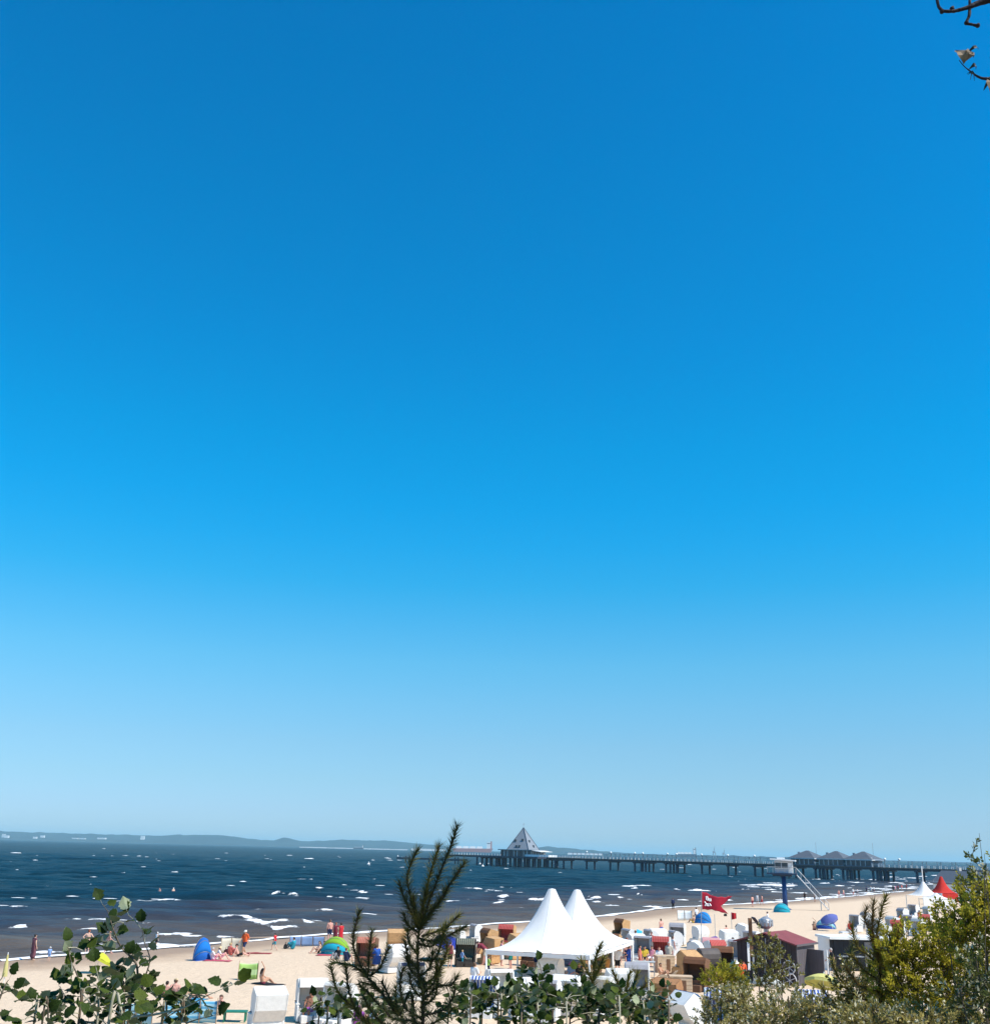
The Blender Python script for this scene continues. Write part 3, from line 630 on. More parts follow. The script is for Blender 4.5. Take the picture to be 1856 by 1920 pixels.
# ---------------------------------------------------------------- beach furniture builders
wick_white = M('white_wicker', (.74, .73, .70), .65, .06, 6, .4, 45)
wick_tan = M('honey_wicker', (.50, .29, .13), .7, .18, 6, .5, 45)
wick_brown = M('brown_wicker', (.17, .085, .045), .7, .2, 6, .5, 45)
wick_dark = M('dark_wicker', (.05, .042, .035), .7, .2, 6, .5, 45)
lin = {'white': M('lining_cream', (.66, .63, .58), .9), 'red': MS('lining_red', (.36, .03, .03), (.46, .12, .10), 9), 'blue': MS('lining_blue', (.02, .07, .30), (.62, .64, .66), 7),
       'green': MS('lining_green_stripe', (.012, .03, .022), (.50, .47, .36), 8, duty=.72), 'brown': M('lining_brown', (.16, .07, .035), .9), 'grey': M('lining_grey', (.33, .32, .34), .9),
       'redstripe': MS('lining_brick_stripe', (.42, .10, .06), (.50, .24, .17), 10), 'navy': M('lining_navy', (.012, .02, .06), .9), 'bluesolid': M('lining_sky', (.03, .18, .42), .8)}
_sk = {}
def _rot(P, a, c=(-.05, .42)):
    ca, sa = math.cos(a), math.sin(a)
    return [(c[0] + (y - c[0]) * ca - (z - c[1]) * sa, c[1] + (y - c[0]) * sa + (z - c[1]) * ca) for y, z in P]
def sk_mesh(kind, tilt):
    k = (kind, round(tilt, 2))
    if k in _sk: return _sk[k]
    if kind == 'round': path = [(-.30, .42), (-.46, .8), (-.50, 1.12), (-.44, 1.36), (-.28, 1.53), (-.06, 1.60), (.16, 1.56)]; front = [(.27, 1.40), (.26, 1.12), (.16, .78), (.12, .42)]
    else: path = [(-.30, .42), (-.50, .98), (-.46, 1.54), (.20, 1.60)]; front = [(.36, 1.24), (.20, .78), (.14, .42)]
    path, front = _rot(path, tilt), _rot(front, tilt); d = {}
    side = MB().prism(path + front, -.03, .03); d['side'] = side.mesh('side_panel')
    d['hood'] = MB().shell(path, -.58, .58, -.035).mesh('hood')
    d['lining'] = MB().shell([(y * .9 + .035, z * .97 + .02) for y, z in path], -.53, .53, -.02).mesh('lining')
    a, b = path[-1], front[0]; d['awning'] = MB().shell([a, ((a[0] + b[0]) / 2 + .05, (a[1] + b[1]) / 2 + .04), (b[0] + .05, b[1] + .02)], -.56, .56, .02).mesh('awning')
    d['base'] = MB().box((0, .02, .235), (1.1, .72, .37)).box((0, .02, .05), (1.02, .66, .06)).mesh('base_box', bevel=.015)
    d['arm'] = MB().prism([(-.36, .06), (.42, .06), (.42, .60), (.3, .66), (-.36, .66)], -.035, .035).mesh('armrest')
    d['shelf'] = MB().box((0, .05, .68), (.16, .62, .03)).mesh('arm_top', bevel=.01)
    d['cushion'] = MB().box((0, .04, .46), (1.0, .6, .1)).mesh('seat_cushion', bevel=.03)
    d['foot'] = MB().box((0, 0, .17), (.46, .34, .3)).mesh('footrest', bevel=.02)
    d['handle'] = MB().tube([(0, -.09, 0), (.05, -.09, 0), (.05, .09, 0), (0, .09, 0)], .014, 5).mesh('handle')
    d['slat'] = MB().box((0, 0, 0), (1.12, .02, .035)).mesh('slat')
    _sk[k] = d; return d
def strandkorb(x, y, rz, label, body=None, lining='white', kind='round', tilt=-8, foot=True, s=1.13, p=None, awn=None):
    body = body or wick_white; d = sk_mesh(kind, R(tilt)); p = p or G(x, y)
    t = thing('beach_chair', label, 'beach chair', tuple(p), R(rz), 'hooded wicker beach chairs'); t.scale = (s, s, s)
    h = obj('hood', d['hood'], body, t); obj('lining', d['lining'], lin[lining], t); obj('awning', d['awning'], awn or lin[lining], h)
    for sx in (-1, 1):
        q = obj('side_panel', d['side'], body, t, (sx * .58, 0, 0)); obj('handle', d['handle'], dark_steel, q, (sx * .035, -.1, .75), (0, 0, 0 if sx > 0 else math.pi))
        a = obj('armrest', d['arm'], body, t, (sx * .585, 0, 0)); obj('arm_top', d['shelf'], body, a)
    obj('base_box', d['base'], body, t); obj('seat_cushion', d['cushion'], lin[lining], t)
    if foot:
        for sx in (-.26, .26): obj('footrest', d['foot'], body, t, (sx, .62, 0))
    return t
def umbrella(x, y, label, mat, r=1.0, h=1.9, tilt=(0, 0), folded=False, p=None, n=8, rz=0):
    p = p or G(x, y); t = thing('parasol', label, 'parasol', tuple(p), R(rz), 'beach parasols', R(tilt[0]), R(tilt[1]))
    obj('pole', MB().tube([(0, 0, -.3), (0, 0, h + .12)], .022, 6), white_paint, t)
    if folded:
        m = MB()
        for k in range(n):
            a = 2 * math.pi * k / n; c, s = math.cos(a), math.sin(a)
            m.tube([(c * .02, s * .02, h), (c * .06, s * .06, h - .5), (c * .09, s * .09, h - 1.1)], [.015, .05, .06], 5)
        obj('canopy', m, mat, t); return t
    cm = obj('canopy', None or _canopy(r, n).mesh('canopy'), mat, t, (0, 0, h))
    m = MB()
    for k in range(n):
        a = 2 * math.pi * k / n; m.tube([(0, 0, -.04), (r * .97 * math.cos(a), r * .97 * math.sin(a), -.42 * r + .0)], .008, 4)
    obj('ribs', m, steel, cm); return t
def _canopy(r, n):
    m = MB(); g = []
    for i in range(6):
        q = i / 5; row = []
        for j in range(n * 4 + 1):
            a = 2 * math.pi * j / (n * 4); sc = abs(math.sin(a * n / 2)); rr = r * q * (1 - .06 * sc * q)
            row.append((rr * math.cos(a), rr * math.sin(a), -.42 * r * q ** 1.6 + .03 * sc * q))
        g.append(row)
    m.sheet(g, .006); g2 = []
    for dz in (0, .14):
        g2.append([(r * (1 - .06 * abs(math.sin(2 * math.pi * j / (n * 4) * n / 2))) * math.cos(2 * math.pi * j / (n * 4)), r * (1 - .06 * abs(math.sin(2 * math.pi * j / (n * 4) * n / 2))) * math.sin(2 * math.pi * j / (n * 4)), -.42 * r - dz) for j in range(n * 4 + 1)])
    m.sheet(g2, .005); return m
def shelter(x, y, rz, label, mats, w=1.1, h=1.15, p=None):
    """pop-up beach shelter: a half dome of gores, open at the front (+Y)"""
    p = p or G(x, y); t = thing('beach_shelter', label, 'beach shelter', tuple(p), R(rz), 'pop-up beach shelters')
    N = len(mats)
    for k in range(N):
        g = []
        for i in range(9):
            q = i / 8; a = math.pi * q; row = []
            for j in range(4):
                b = R(-8) + (k + j / 3) / N * R(112); bulge = 1 + .03 * math.sin(math.pi * j / 3)
                row.append((w * math.cos(a) * bulge * (1 - .0 * k), -w * .85 * math.sin(a) * math.sin(b) * bulge if True else 0, h * math.sin(a) * math.cos(b) * bulge))
            g.append(row)
        obj('fabric_panel', MB().sheet(g, .008).mesh('fabric_panel', True), mats[k], t)
    for k in range(N + 1):
        b = R(-8) + k / N * R(112)
        obj('pole', MB().tube([(w * 1.012 * math.cos(math.pi * q / 12), -w * .86 * math.sin(math.pi * q / 12) * math.sin(b), 1.012 * h * math.sin(math.pi * q / 12) * math.cos(b)) for q in range(13)], .012, 5), steel, t)
    obj('ground_sheet', MB().box((0, -w * .3, .015), (w * 1.9, w * 1.2, .02)), mats[-1], t)
    return t
def windbreak(x, y, rz, label, mat, w=3.0, h=1.1, n=4, lean=0, bow=.15, p=None):
    p = p or G(x, y); t = thing('windbreak', label, 'windbreak', tuple(p), R(rz), 'cloth windbreaks', R(lean))
    for k in range(n):
        x0, x1 = -w / 2 + w * k / n, -w / 2 + w * (k + 1) / n
        g = [[(x0 + (x1 - x0) * j / 6, bow * math.cos(math.pi * (x0 + (x1 - x0) * j / 6) / w) + .05 * math.sin(math.pi * j / 6), .05 + (h - .05) * i / 4 - .03 * math.sin(math.pi * j / 6) * (1 if i == 4 else 0)) for j in range(7)] for i in range(5)]
        obj('cloth_panel', MB().sheet(g, .006).mesh('cloth_panel', True), mat, t)
    for k in range(n + 1):
        xx = -w / 2 + w * k / n; obj('stake', MB().tube([(xx, bow * math.cos(math.pi * xx / w) - .02, -.25), (xx, bow * math.cos(math.pi * xx / w) - .02, h + .12)], .016, 6), M('stake_wood', (.35, .22, .12), .7), t)
    return t
def towel(x, y, rz, label, mat, w=.9, l=1.9, p=None):
    p = p or G(x, y)
    g = [[(-w / 2 + w * i / 7, -l / 2 + l * j / 12, .035 + .03 * noise.noise((i * .5, j * .4, x)) + .02) for j in range(13)] for i in range(8)]
    o = obj('towel', MB().sheet(g, .012).mesh('towel', True), mat); o.location = p; o.rotation_euler = (0, 0, R(rz))
    return tag(o, label, 'towel', 'beach towels')
def campchair(x, y, rz, label, mat, p=None):
    p = p or G(x, y); t = thing('folding_chair', label, 'folding chair', tuple(p), R(rz), 'folding chairs')
    obj('seat', MB().sheet([[(-.26 + .52 * i / 5, -.24 + .5 * j / 5, .42 - .05 * math.sin(math.pi * i / 5)) for j in range(6)] for i in range(6)], .012), mat, t)
    obj('backrest', MB().sheet([[(-.27 + .54 * i / 5, -.26 - .18 * j / 5 - .05 * math.sin(math.pi * i / 5), .42 + .52 * j / 5) for j in range(6)] for i in range(6)], .012), mat, t)
    for sx in (-1, 1):
        obj('leg', MB().tube([(sx * .28, .3, 0), (sx * .28, -.25, .45), (sx * .28, -.46, .97)], .014, 6), dark_steel, t)
        obj('leg', MB().tube([(sx * .28, -.35, 0), (sx * .28, .24, .44), (sx * .28, .24, .62)], .014, 6), dark_steel, t)
        obj('armrest', MB().box((sx * .29, 0, .63), (.06, .5, .03)), dark_steel, t)
    return t
def deckchair(x, y, rz, label, mat, p=None):
    p = p or G(x, y); t = thing('deck_chair', label, 'deck chair', tuple(p), R(rz), 'wooden deck chairs'); wd = M('deckchair_wood', (.30, .13, .06), .6, .2)
    obj('sling', MB().sheet([[(-.26 + .52 * i / 3, .62 - 1.15 * j / 8, .28 + .62 * (j / 8) ** 1.3 - .16 * math.sin(math.pi * j / 8)) for j in range(9)] for i in range(4)], .01), mat, t)
    for sx in (-1, 1):
        obj('frame_rail', MB().tube([(sx * .3, .68, .28), (sx * .3, -.55, .92)], .024, 5), wd, t)
        obj('leg', MB().tube([(sx * .33, -.62, .0), (sx * .33, .5, .38)], .024, 5), wd, t)
        obj('leg', MB().tube([(sx * .27, .75, .0), (sx * .27, -.1, .68)], .02, 5), wd, t)
    obj('crossbar', MB().tube([(-.33, -.6, .03), (.33, -.6, .03)], .02, 5).tube([(-.33, .74, .03), (.33, .74, .03)], .02, 5), wd, t)
    return t
def lounger(x, y, rz, label, mat, p=None):
    p = p or G(x, y); t = thing('sun_lounger', label, 'sun lounger', tuple(p), R(rz), 'white sun loungers')
    obj('mattress', MB().box((0, .25, .36), (.62, 1.3, .09)).box((0, -.62, .58), (.62, .75, .09), rx=R(-38)), mat, t)
    obj('frame', MB().box((0, 0, .28), (.68, 1.95, .06)), white_paint, t)
    for sx in (-.3, .3):
        for sy in (-.85, .85): obj('leg', MB().box((sx, sy, .13), (.06, .06, .26)), white_paint, t)
    return t
def table(x, y, rz, label, mat, w=1.2, d=.7, h=.72, p=None):
    p = p or G(x, y); t = thing('table', label, 'table', tuple(p), R(rz), 'tables on the beach')
    obj('table_top', MB().box((0, 0, h), (w, d, .05)), mat, t)
    for sx in (-1, 1):
        for sy in (-1, 1): obj('leg', MB().box((sx * (w / 2 - .06), sy * (d / 2 - .06), h / 2), (.06, .06, h)), mat, t)
    return t
cloth = lambda n, c, tr=.15: M('cloth_' + n, c, .85, .06, 2.0, .2, 8, transl=tr)
# ---------------------------------------------------------------- people
def P(**k): return k
STAND = P(pel=(0, 0, .95), chest=(0, -.01, 1.28), neck=(0, -.01, 1.46), head=(0, .02, 1.60), sh=(.185, -.01, 1.42), el=(.245, -.03, 1.13), wr=(.25, .05, .89), hip=(.09, 0, .92), kn=(.10, .03, .50), an=(.105, -.02, .08), toe=(.125, .13, .035))
HIPS = dict(STAND, el=(.38, -.10, 1.20), wr=(.19, .0, 1.02))
WALK = dict(STAND, hip=(.085, 0, .92), knL=(-.09, .22, .54), anL=(-.09, .26, .10), toeL=(-.10, .41, .06), knR=(.09, -.02, .5), anR=(.09, -.30, .12), toeR=(.1, -.20, .04), elL=(-.24, -.15, 1.15), wrL=(-.23, -.05, .93), elR=(.24, .10, 1.15), wrR=(.22, .28, 1.0))
BEND = dict(STAND, pel=(0, -.16, .93), chest=(0, .14, 1.16), neck=(0, .30, 1.24), head=(0, .42, 1.28), sh=(.18, .24, 1.22), el=(.2, .32, .96), wr=(.16, .42, .76), hip=(.09, -.16, .91), kn=(.1, -.08, .5))
HAND = dict(STAND, elR=(.27, .06, 1.16), wrR=(.16, .28, 1.22), elL=(-.26, .02, 1.15), wrL=(-.2, .22, 1.05))
SITG = P(pel=(0, 0, .13), chest=(0, -.10, .44), neck=(0, -.09, .62), head=(0, -.05, .76), sh=(.18, -.09, .58), el=(.25, .06, .36), wr=(.16, .30, .36), hip=(.09, .02, .12), kn=(.13, .36, .44), an=(.13, .58, .08), toe=(.14, .72, .05))
SITL = dict(SITG, chest=(0, -.13, .43), neck=(0, -.17, .61), head=(0, -.14, .75), sh=(.18, -.16, .57), el=(.27, -.24, .32), wr=(.26, -.30, .07), kn=(.13, .42, .22), an=(.13, .80, .07), toe=(.16, .86, .2))
ARMUP = dict(SITG, elR=(.20, -.02, .92), wrR=(-.02, -.08, 1.16), elL=(-.18, .16, .42), wrL=(-.14, .42, .30), kn=(.14, .36, .34), an=(.14, .66, .06), toe=(.15, .8, .05))
SITC = P(pel=(0, 0, .55), chest=(0, -.10, .88), neck=(0, -.10, 1.06), head=(0, -.06, 1.20), sh=(.18, -.10, 1.02), el=(.24, .02, .78), wr=(.17, .24, .74), hip=(.09, .02, .54), kn=(.12, .44, .54), an=(.12, .50, .10), toe=(.13, .66, .06))
LIE = P(pel=(0, 0, .12), chest=(0, -.35, .16), neck=(0, -.53, .17), head=(0, -.67, .19), sh=(.18, -.48, .14), el=(.3, -.25, .08), wr=(.27, .0, .06), hip=(.09, .03, .11), kn=(.11, .45, .16), an=(.12, .87, .07), toe=(.14, .93, .2))
REST = dict(LIE, chest=(0, -.3, .30), neck=(0, -.44, .42), head=(0, -.5, .55), sh=(.18, -.42, .36), el=(.24, -.55, .10), wr=(.2, -.3, .06), kn=(.11, .40, .34), an=(.12, .72, .07), toe=(.14, .86, .05))
POSES = dict(stand=STAND, hips=HIPS, walk=WALK, bend=BEND, hand=HAND, sit=SITG, sitl=SITL, armup=ARMUP, chair=SITC, lie=LIE, rest=REST)
def joints(pose):
    P_ = POSES[pose]; J = {}
    for k in ('pel', 'chest', 'neck', 'head'): J[k] = Vector(P_[k])
    for k in ('sh', 'el', 'wr', 'hip', 'kn', 'an', 'toe'):
        for s, sg in (('L', -1), ('R', 1)):
            v = P_.get(k + s); J[k + s] = Vector(v) if v else Vector((P_[k][0] * sg, P_[k][1], P_[k][2]))
    return J
_deps = None
def remesh(mb, vox):
    me = mb.mesh('tmp'); o = bpy.data.objects.new('tmp', me); C.objects.link(o)
    md = o.modifiers.new('r', 'REMESH'); md.mode = 'VOXEL'; md.voxel_size = vox; md.use_smooth_shade = True
    sm = o.modifiers.new('s', 'SMOOTH'); sm.factor = .5; sm.iterations = 2
    dg = bpy.context.evaluated_depsgraph_get(); r = bpy.data.meshes.new_from_object(o.evaluated_get(dg))
    bpy.data.objects.remove(o); bpy.data.meshes.remove(me); r.materials.clear(); r.shade_smooth(); return r
_pc = {}
def grown(J, segs, g): 
    m = MB()
    for a, ra, b, rb in segs: m.capsule(a, ra + g, b, rb + g, 10)
    return m
def body_mesh(pose):
    k = ('body', pose)
    if k in _pc: return _pc[k]
    J = joints(pose); m = MB(); c = m.capsule
    torso(m, J, 0)
    up = (J['head'] - J['neck']).normalized(); c(J['neck'] - up * .04, .058, J['head'] - up * .04, .055)
    c(J['head'] - up * .035, .078, J['head'] + up * .035, .092); f = facing(J)
    c(J['head'] + f * .085 - up * .01, .016, J['head'] + f * .10 - up * .03, .018)          # nose
    c(J['head'] + f * .05 - up * .09, .04, J['head'] + f * .055 - up * .085, .04)           # chin
    sd_ = f.cross(up).normalized()
    for s in (-1, 1): c(J['head'] + sd_ * .088 * s, .018, J['head'] + sd_ * .095 * s + up * .02, .02)
    for s in 'LR':
        c(J['sh' + s], .056, J['el' + s], .043); c(J['el' + s], .042, J['wr' + s], .03)
        hd = hand_dir(J, s); c(J['wr' + s], .031, J['wr' + s] + hd * .085, .034)
        c(J['hip' + s], .088, J['kn' + s], .058); cv = J['kn' + s].lerp(J['an' + s], .33)
        c(J['kn' + s], .056, cv, .058); c(cv, .058, J['an' + s], .036)
        c(J['an' + s] - Vector((0, 0, .02)), .042, J['toe' + s], .034)
    me = remesh(m, .021); bm = bmesh.new(); bm.from_mesh(me)
    fm = MB()
    for s, sg in (('L', -1), ('R', 1)):                     # fingers and thumb
        hd = hand_dir(J, s); tip = J['wr' + s] + hd * .10; acr = hd.cross(Vector((sg, .2, .1))).normalized(); cu_ = acr.cross(hd)
        for q, ln in enumerate((.062, .072, .066, .05)):
            b0 = tip + acr * (q - 1.5) * .017; fm.tube([b0, b0 + hd * ln * .55 + cu_ * .006, b0 + hd * ln * .9 + cu_ * .022], [.009, .008, .006], 5)
        b0 = J['wr' + s] + hd * .045 - acr * .03; fm.tube([b0, b0 - acr * .028 + hd * .025, b0 - acr * .03 + hd * .055], [.011, .010, .007], 5)
    t2 = fm.mesh('f'); bm.from_mesh(t2); bm.to_mesh(me); bm.free(); bpy.data.meshes.remove(t2); me.shade_smooth()
    _pc[k] = me; return me
def facing(J):
    up = (J['head'] - J['neck']).normalized(); f = Vector((0, 1, 0)); f = f - up * f.dot(up)
    if up.y < -.8: f = Vector((0, 0, 1))
    return f.normalized()
def hand_dir(J, s): return ((J['wr' + s] - J['el' + s]).normalized() + Vector((0, 0, -.15))).normalized()
def torso(m, J, g):
    for s in 'LR':
        m.capsule(J['hip' + s].lerp(J['pel'], .1), .108 + g, J['chest'] + (J['sh' + s] - J['chest']) * .35, .105 + g)
        m.capsule(J['chest'] + (J['sh' + s] - J['chest']) * .45, .10 + g, J['sh' + s].lerp(J['chest'], .12), .062 + g)
    m.capsule(J['pel'], .115 + g, J['chest'], .125 + g); m.capsule(J['shL'].lerp(J['neck'], .25), .058 + g, J['shR'].lerp(J['neck'], .25), .058 + g)
def garment(pose, kind):
    k = (kind, pose)
    if k in _pc: return _pc[k]
    J = joints(pose); m = MB(); c = m.capsule; g = .014
    if kind in ('shirt', 'vest', 'jacket', 'dress'):
        torso(m, J, g)
        if kind != 'vest':
            for s in 'LR':
                e = J['el' + s] if kind != 'jacket' else J['wr' + s].lerp(J['el' + s], .15)
                if kind == 'jacket': c(J['sh' + s], .072, J['el' + s], .06); c(J['el' + s], .06, e, .052)
                elif kind == 'shirt': c(J['sh' + s], .072, J['sh' + s].lerp(e, .75), .064)
                else: c(J['sh' + s], .070, J['sh' + s].lerp(e, .15), .07)
    if kind in ('shorts', 'trousers', 'briefs', 'skirt', 'dress'):
        c(J['hipL'], .115 + g * .5, J['hipR'], .115 + g * .5); c(J['pel'], .118, J['pel'].lerp(J['chest'], .22), .122)
        for s in 'LR':
            if kind == 'shorts': c(J['hip' + s], .10, J['hip' + s].lerp(J['kn' + s], .72), .088)
            if kind == 'trousers': c(J['hip' + s], .10, J['kn' + s], .078); c(J['kn' + s], .078, J['kn' + s].lerp(J['an' + s], .9), .062)
            if kind in ('skirt', 'dress'):
                q = .75 if kind == 'skirt' else 1.0; c(J['hip' + s], .115, J['kn' + s], .12)
                c(J['pel'], .12, (J['knL'] + J['knR']) / 2, .15)
                if kind == 'dress': c(J['kn' + s], .12, J['kn' + s].lerp(J['an' + s], .62), .13); c((J['knL'] + J['knR']) / 2, .14, (J['knL'] + J['knR']).lerp(J['anL'] + J['anR'], .6) / 2, .14)
            if kind == 'briefs': c(J['hip' + s], .102, J['hip' + s].lerp(J['kn' + s], .08), .1)
    if kind == 'top': c(J['chest'] + Vector((-.06, 0, 0)), .124, J['chest'] + Vector((.06, 0, 0)), .124)
    me = remesh(m, .026); _pc[k] = me; return me
def hair_mesh(pose, kind):
    k = ('h' + kind, pose)
    if k in _pc: return _pc[k]
    J = joints(pose); up = (J['head'] - J['neck']).normalized(); f = facing(J); h = J['head']; m = MB()
    m.capsule(h - f * .028 + up * .012, .094, h - f * .012 + up * .05, .094, 14)
    if kind == 'long': m.capsule(h - f * .06, .075, h - f * .085 - up * .16, .05, 10)
    if kind == 'bun': m.capsule(h - f * .10 + up * .08, .04, h - f * .11 + up * .085, .04)
    me = remesh(m, .02) if kind != 'x' else None
    if kind == 'hat':
        m = MB(); q = up.to_track_quat('Z', 'Y'); prof = [(.17, 0), (.16, .015), (.10, .02), (.10, .07), (.085, .11), (.02, .125)]
        m.lathe(prof, 16); m.v = [tuple(q @ Vector(v) + h + up * .03) for v in m.v]; me = m.mesh('hat', True)
    if kind == 'cap':
        m = MB(); q = up.to_track_quat('Z', 'Y'); m.lathe([(.103, 0), (.103, .04), (.085, .085), (.02, .105)], 14)
        m.v = [tuple(q @ Vector(v) + h + up * .03) for v in m.v]; m.box(tuple(h + up * .035 + f * .12), (.13, .12, .012)); me = m.mesh('cap', True)
    _pc[k] = me; return me
SKIN = [M('skin_fair', (.62, .38, .28), .55, .06), M('skin_tan', (.50, .27, .17), .55, .06), M('skin_pink', (.62, .32, .25), .55, .06), M('skin_brown', (.30, .14, .085), .55, .06)]
HAIR = dict(dark=M('hair_dark', (.022, .014, .011), .6, .2), brown=M('hair_brown', (.10, .055, .03), .6, .2), blond=M('hair_blond', (.42, .29, .14), .6, .2), grey=M('hair_grey', (.40, .38, .36), .6, .1), white=M('hat_white', (.8, .78, .74), .8, .04), red=M('hair_red', (.22, .06, .025), .6, .2), straw=M('hat_straw', (.60, .47, .28), .8, .1), black=M('hat_black', (.03, .03, .03), .8), purple=M('hat_purple', (.32, .10, .36), .8))
cm_ = lambda n, c: M('garment_' + n, c, .85, .08, 5, .15, 20)
def person(x, y, pose, rz, label, wear=(), hair=('short', 'dark'), skin=0, h=1.7, p=None, group=None, dz=0.0):
    p = p or G(x, y); s = h / 1.70
    t = thing('person', label, 'person', (p.x, p.y, p.z + dz), R(rz), group); t.scale = (s, s, s)
    b = obj('body', body_mesh(pose), SKIN[skin], t)
    for kind, col in wear: obj({'top': 'bikini_top', 'vest': 'sleeveless_top'}.get(kind, kind), garment(pose, kind), col, t)
    hk, hc = hair
    if hk in ('hat', 'cap'): obj('hair', hair_mesh(pose, 'short'), HAIR['brown'], t); obj(hk, hair_mesh(pose, hk), HAIR[hc], t)
    else: obj('hair', hair_mesh(pose, hk), HAIR[hc], t)
    return t
red = cm_('red', (.48, .02, .03)); navy = cm_('navy', (.015, .025, .075)); white = cm_('white', (.74, .73, .72)); black = cm_('black', (.015, .014, .016)); teal = cm_('teal', (.02, .24, .33)); coral = cm_('coral', (.66, .16, .13)); orange = cm_('orange', (.62, .10, .025))
maroon = cm_('maroon', (.20, .03, .05)); lblue = cm_('light_blue', (.22, .36, .62)); blue = cm_('blue', (.02, .09, .38)); yellow = cm_('yellow', (.62, .42, .04)); plum = cm_('plum_print', (.16, .06, .075)); green = cm_('green', (.02, .22, .18)); lime = cm_('lime', (.38, .55, .12)); pink = cm_('pink', (.62, .25, .33)); purple = cm_('purple', (.28, .07, .34)); grey = cm_('grey', (.20, .20, .22)); cream = cm_('cream', (.6, .53, .42))
# ---------------------------------------------------------------- beach chairs: shore row, the cluster round the tent, the near ones
SK = strandkorb
SK(497, 1937, 24, 'big white hooded beach chair seen from behind, nearest one at the bottom edge', kind='square', tilt=16, lining='white')
SK(582, 1916, 196, 'white beach chair with slatted back and a dark arm tray beside the bottom edge', kind='square', tilt=6)
SK(628, 1926, 150, 'white round hooded beach chair half hidden by poplar leaves and pine shoots', tilt=10)
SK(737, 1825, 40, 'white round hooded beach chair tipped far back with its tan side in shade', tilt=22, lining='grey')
SK(741, 1790, 10, 'honey coloured beach chair with a broad slanting back beside the pine', wick_tan, 'brown', 'square', 14)
SK(686, 1811, 172, 'brown beach chair with a brick red striped awning', wick_brown, 'redstripe', 'square', 4)
SK(771, 1874, 200, 'white beach chair with a navy awning behind the pine trunk', lining='white', tilt=8, awn=lin['navy'])
SK(872, 1813, 176, 'black and green striped beach chair facing the camera', wick_dark, 'green', 'square', 2)
SK(911, 1788, 118, 'honey coloured beach chair turned sideways with a dark opening', wick_tan, 'brown', 'square', 10)
SK(949, 1778, 165, 'honey coloured beach chair with a wine red lining next to the tent edge', wick_tan, 'red', 'square', 8)
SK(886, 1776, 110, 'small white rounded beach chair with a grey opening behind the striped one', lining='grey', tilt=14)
SK(921, 1808, 60, 'honey coloured box of a beach chair under the tent corner', wick_tan, 'brown', 'square', 4)
SK(999, 1812, 150, 'brown beach chair just inside the tent', wick_brown, 'brown', 'square', 4)
SK(1036, 1806, 30, 'honey coloured beach chair seen from behind under the tent, first of the pair', wick_tan, 'brown', 'square', 8)
SK(1075, 1806, 8, 'honey coloured beach chair seen from behind above the blue parasol', wick_tan, 'brown', 'square', 6)
SK(1101, 1798, -20, 'honey coloured beach chair behind the thin front pole of the tent', wick_tan, 'brown', 'square', 8)
SK(1128, 1815, 160, 'dark brown beach chair with red lining between the two right tent poles', wick_dark, 'red', 'square', 4)
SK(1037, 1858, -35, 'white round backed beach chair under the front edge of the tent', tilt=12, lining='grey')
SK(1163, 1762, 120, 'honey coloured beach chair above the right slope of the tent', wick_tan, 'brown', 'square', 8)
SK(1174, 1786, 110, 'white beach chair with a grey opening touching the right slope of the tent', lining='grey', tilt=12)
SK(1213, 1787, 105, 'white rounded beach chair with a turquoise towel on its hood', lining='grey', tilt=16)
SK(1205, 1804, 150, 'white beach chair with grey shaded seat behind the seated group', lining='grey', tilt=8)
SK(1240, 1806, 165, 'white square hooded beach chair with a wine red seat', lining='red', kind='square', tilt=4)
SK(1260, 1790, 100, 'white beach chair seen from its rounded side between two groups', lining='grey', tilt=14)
SK(1292, 1824, 70, 'tall white rounded beach chair tipped back beside the flag pole', lining='grey', tilt=20, s=1.3)
SK(1335, 1808, 165, 'white beach chair with a pink top and wine red seat right of the flag pole', lining='red', kind='square', tilt=4, awn=cloth('pink', (.7, .36, .36)))
SK(1284, 1838, 35, 'honey coloured slatted beach chair leaning in front of a brown one', wick_tan, 'brown', 'square', 24)
SK(1327, 1834, 20, 'dark grey ribbed beach chair seen from behind', M('grey_wicker', (.10, .085, .08), .7, .2), 'brown', 'round', 6)
SK(1384, 1812, 150, 'white beach chair left of the solar post with a grey window panel', lining='grey', tilt=6)
SK(1388, 1772, 60, 'white beach chair with a grey side flap behind the solar post', lining='grey', kind='square', tilt=12)
SK(1357, 1830, 170, 'honey coloured beach chair crowded behind the green bush', wick_tan, 'brown', 'square', 5)
SK(1254, 1912, -30, 'near brown wicker beach chair seen from behind at the bottom edge', M('tan_wicker', (.36, .175, .075), .7, .15, 6, .5, 45), 'brown', 'square', 10)
SK(1304, 1938, -62, 'near white beach chair with a bright blue lining lying open', kind='square', tilt=34, lining='bluesolid')
SK(1352, 1936, 160, 'blue and white striped beach chair half covered by the silvery bush', lining='blue', kind='square', tilt=4)
SK(1525, 1938, 175, 'blue striped beach chair showing through gaps in the bush below the hut', lining='blue', tilt=4, kind='square')
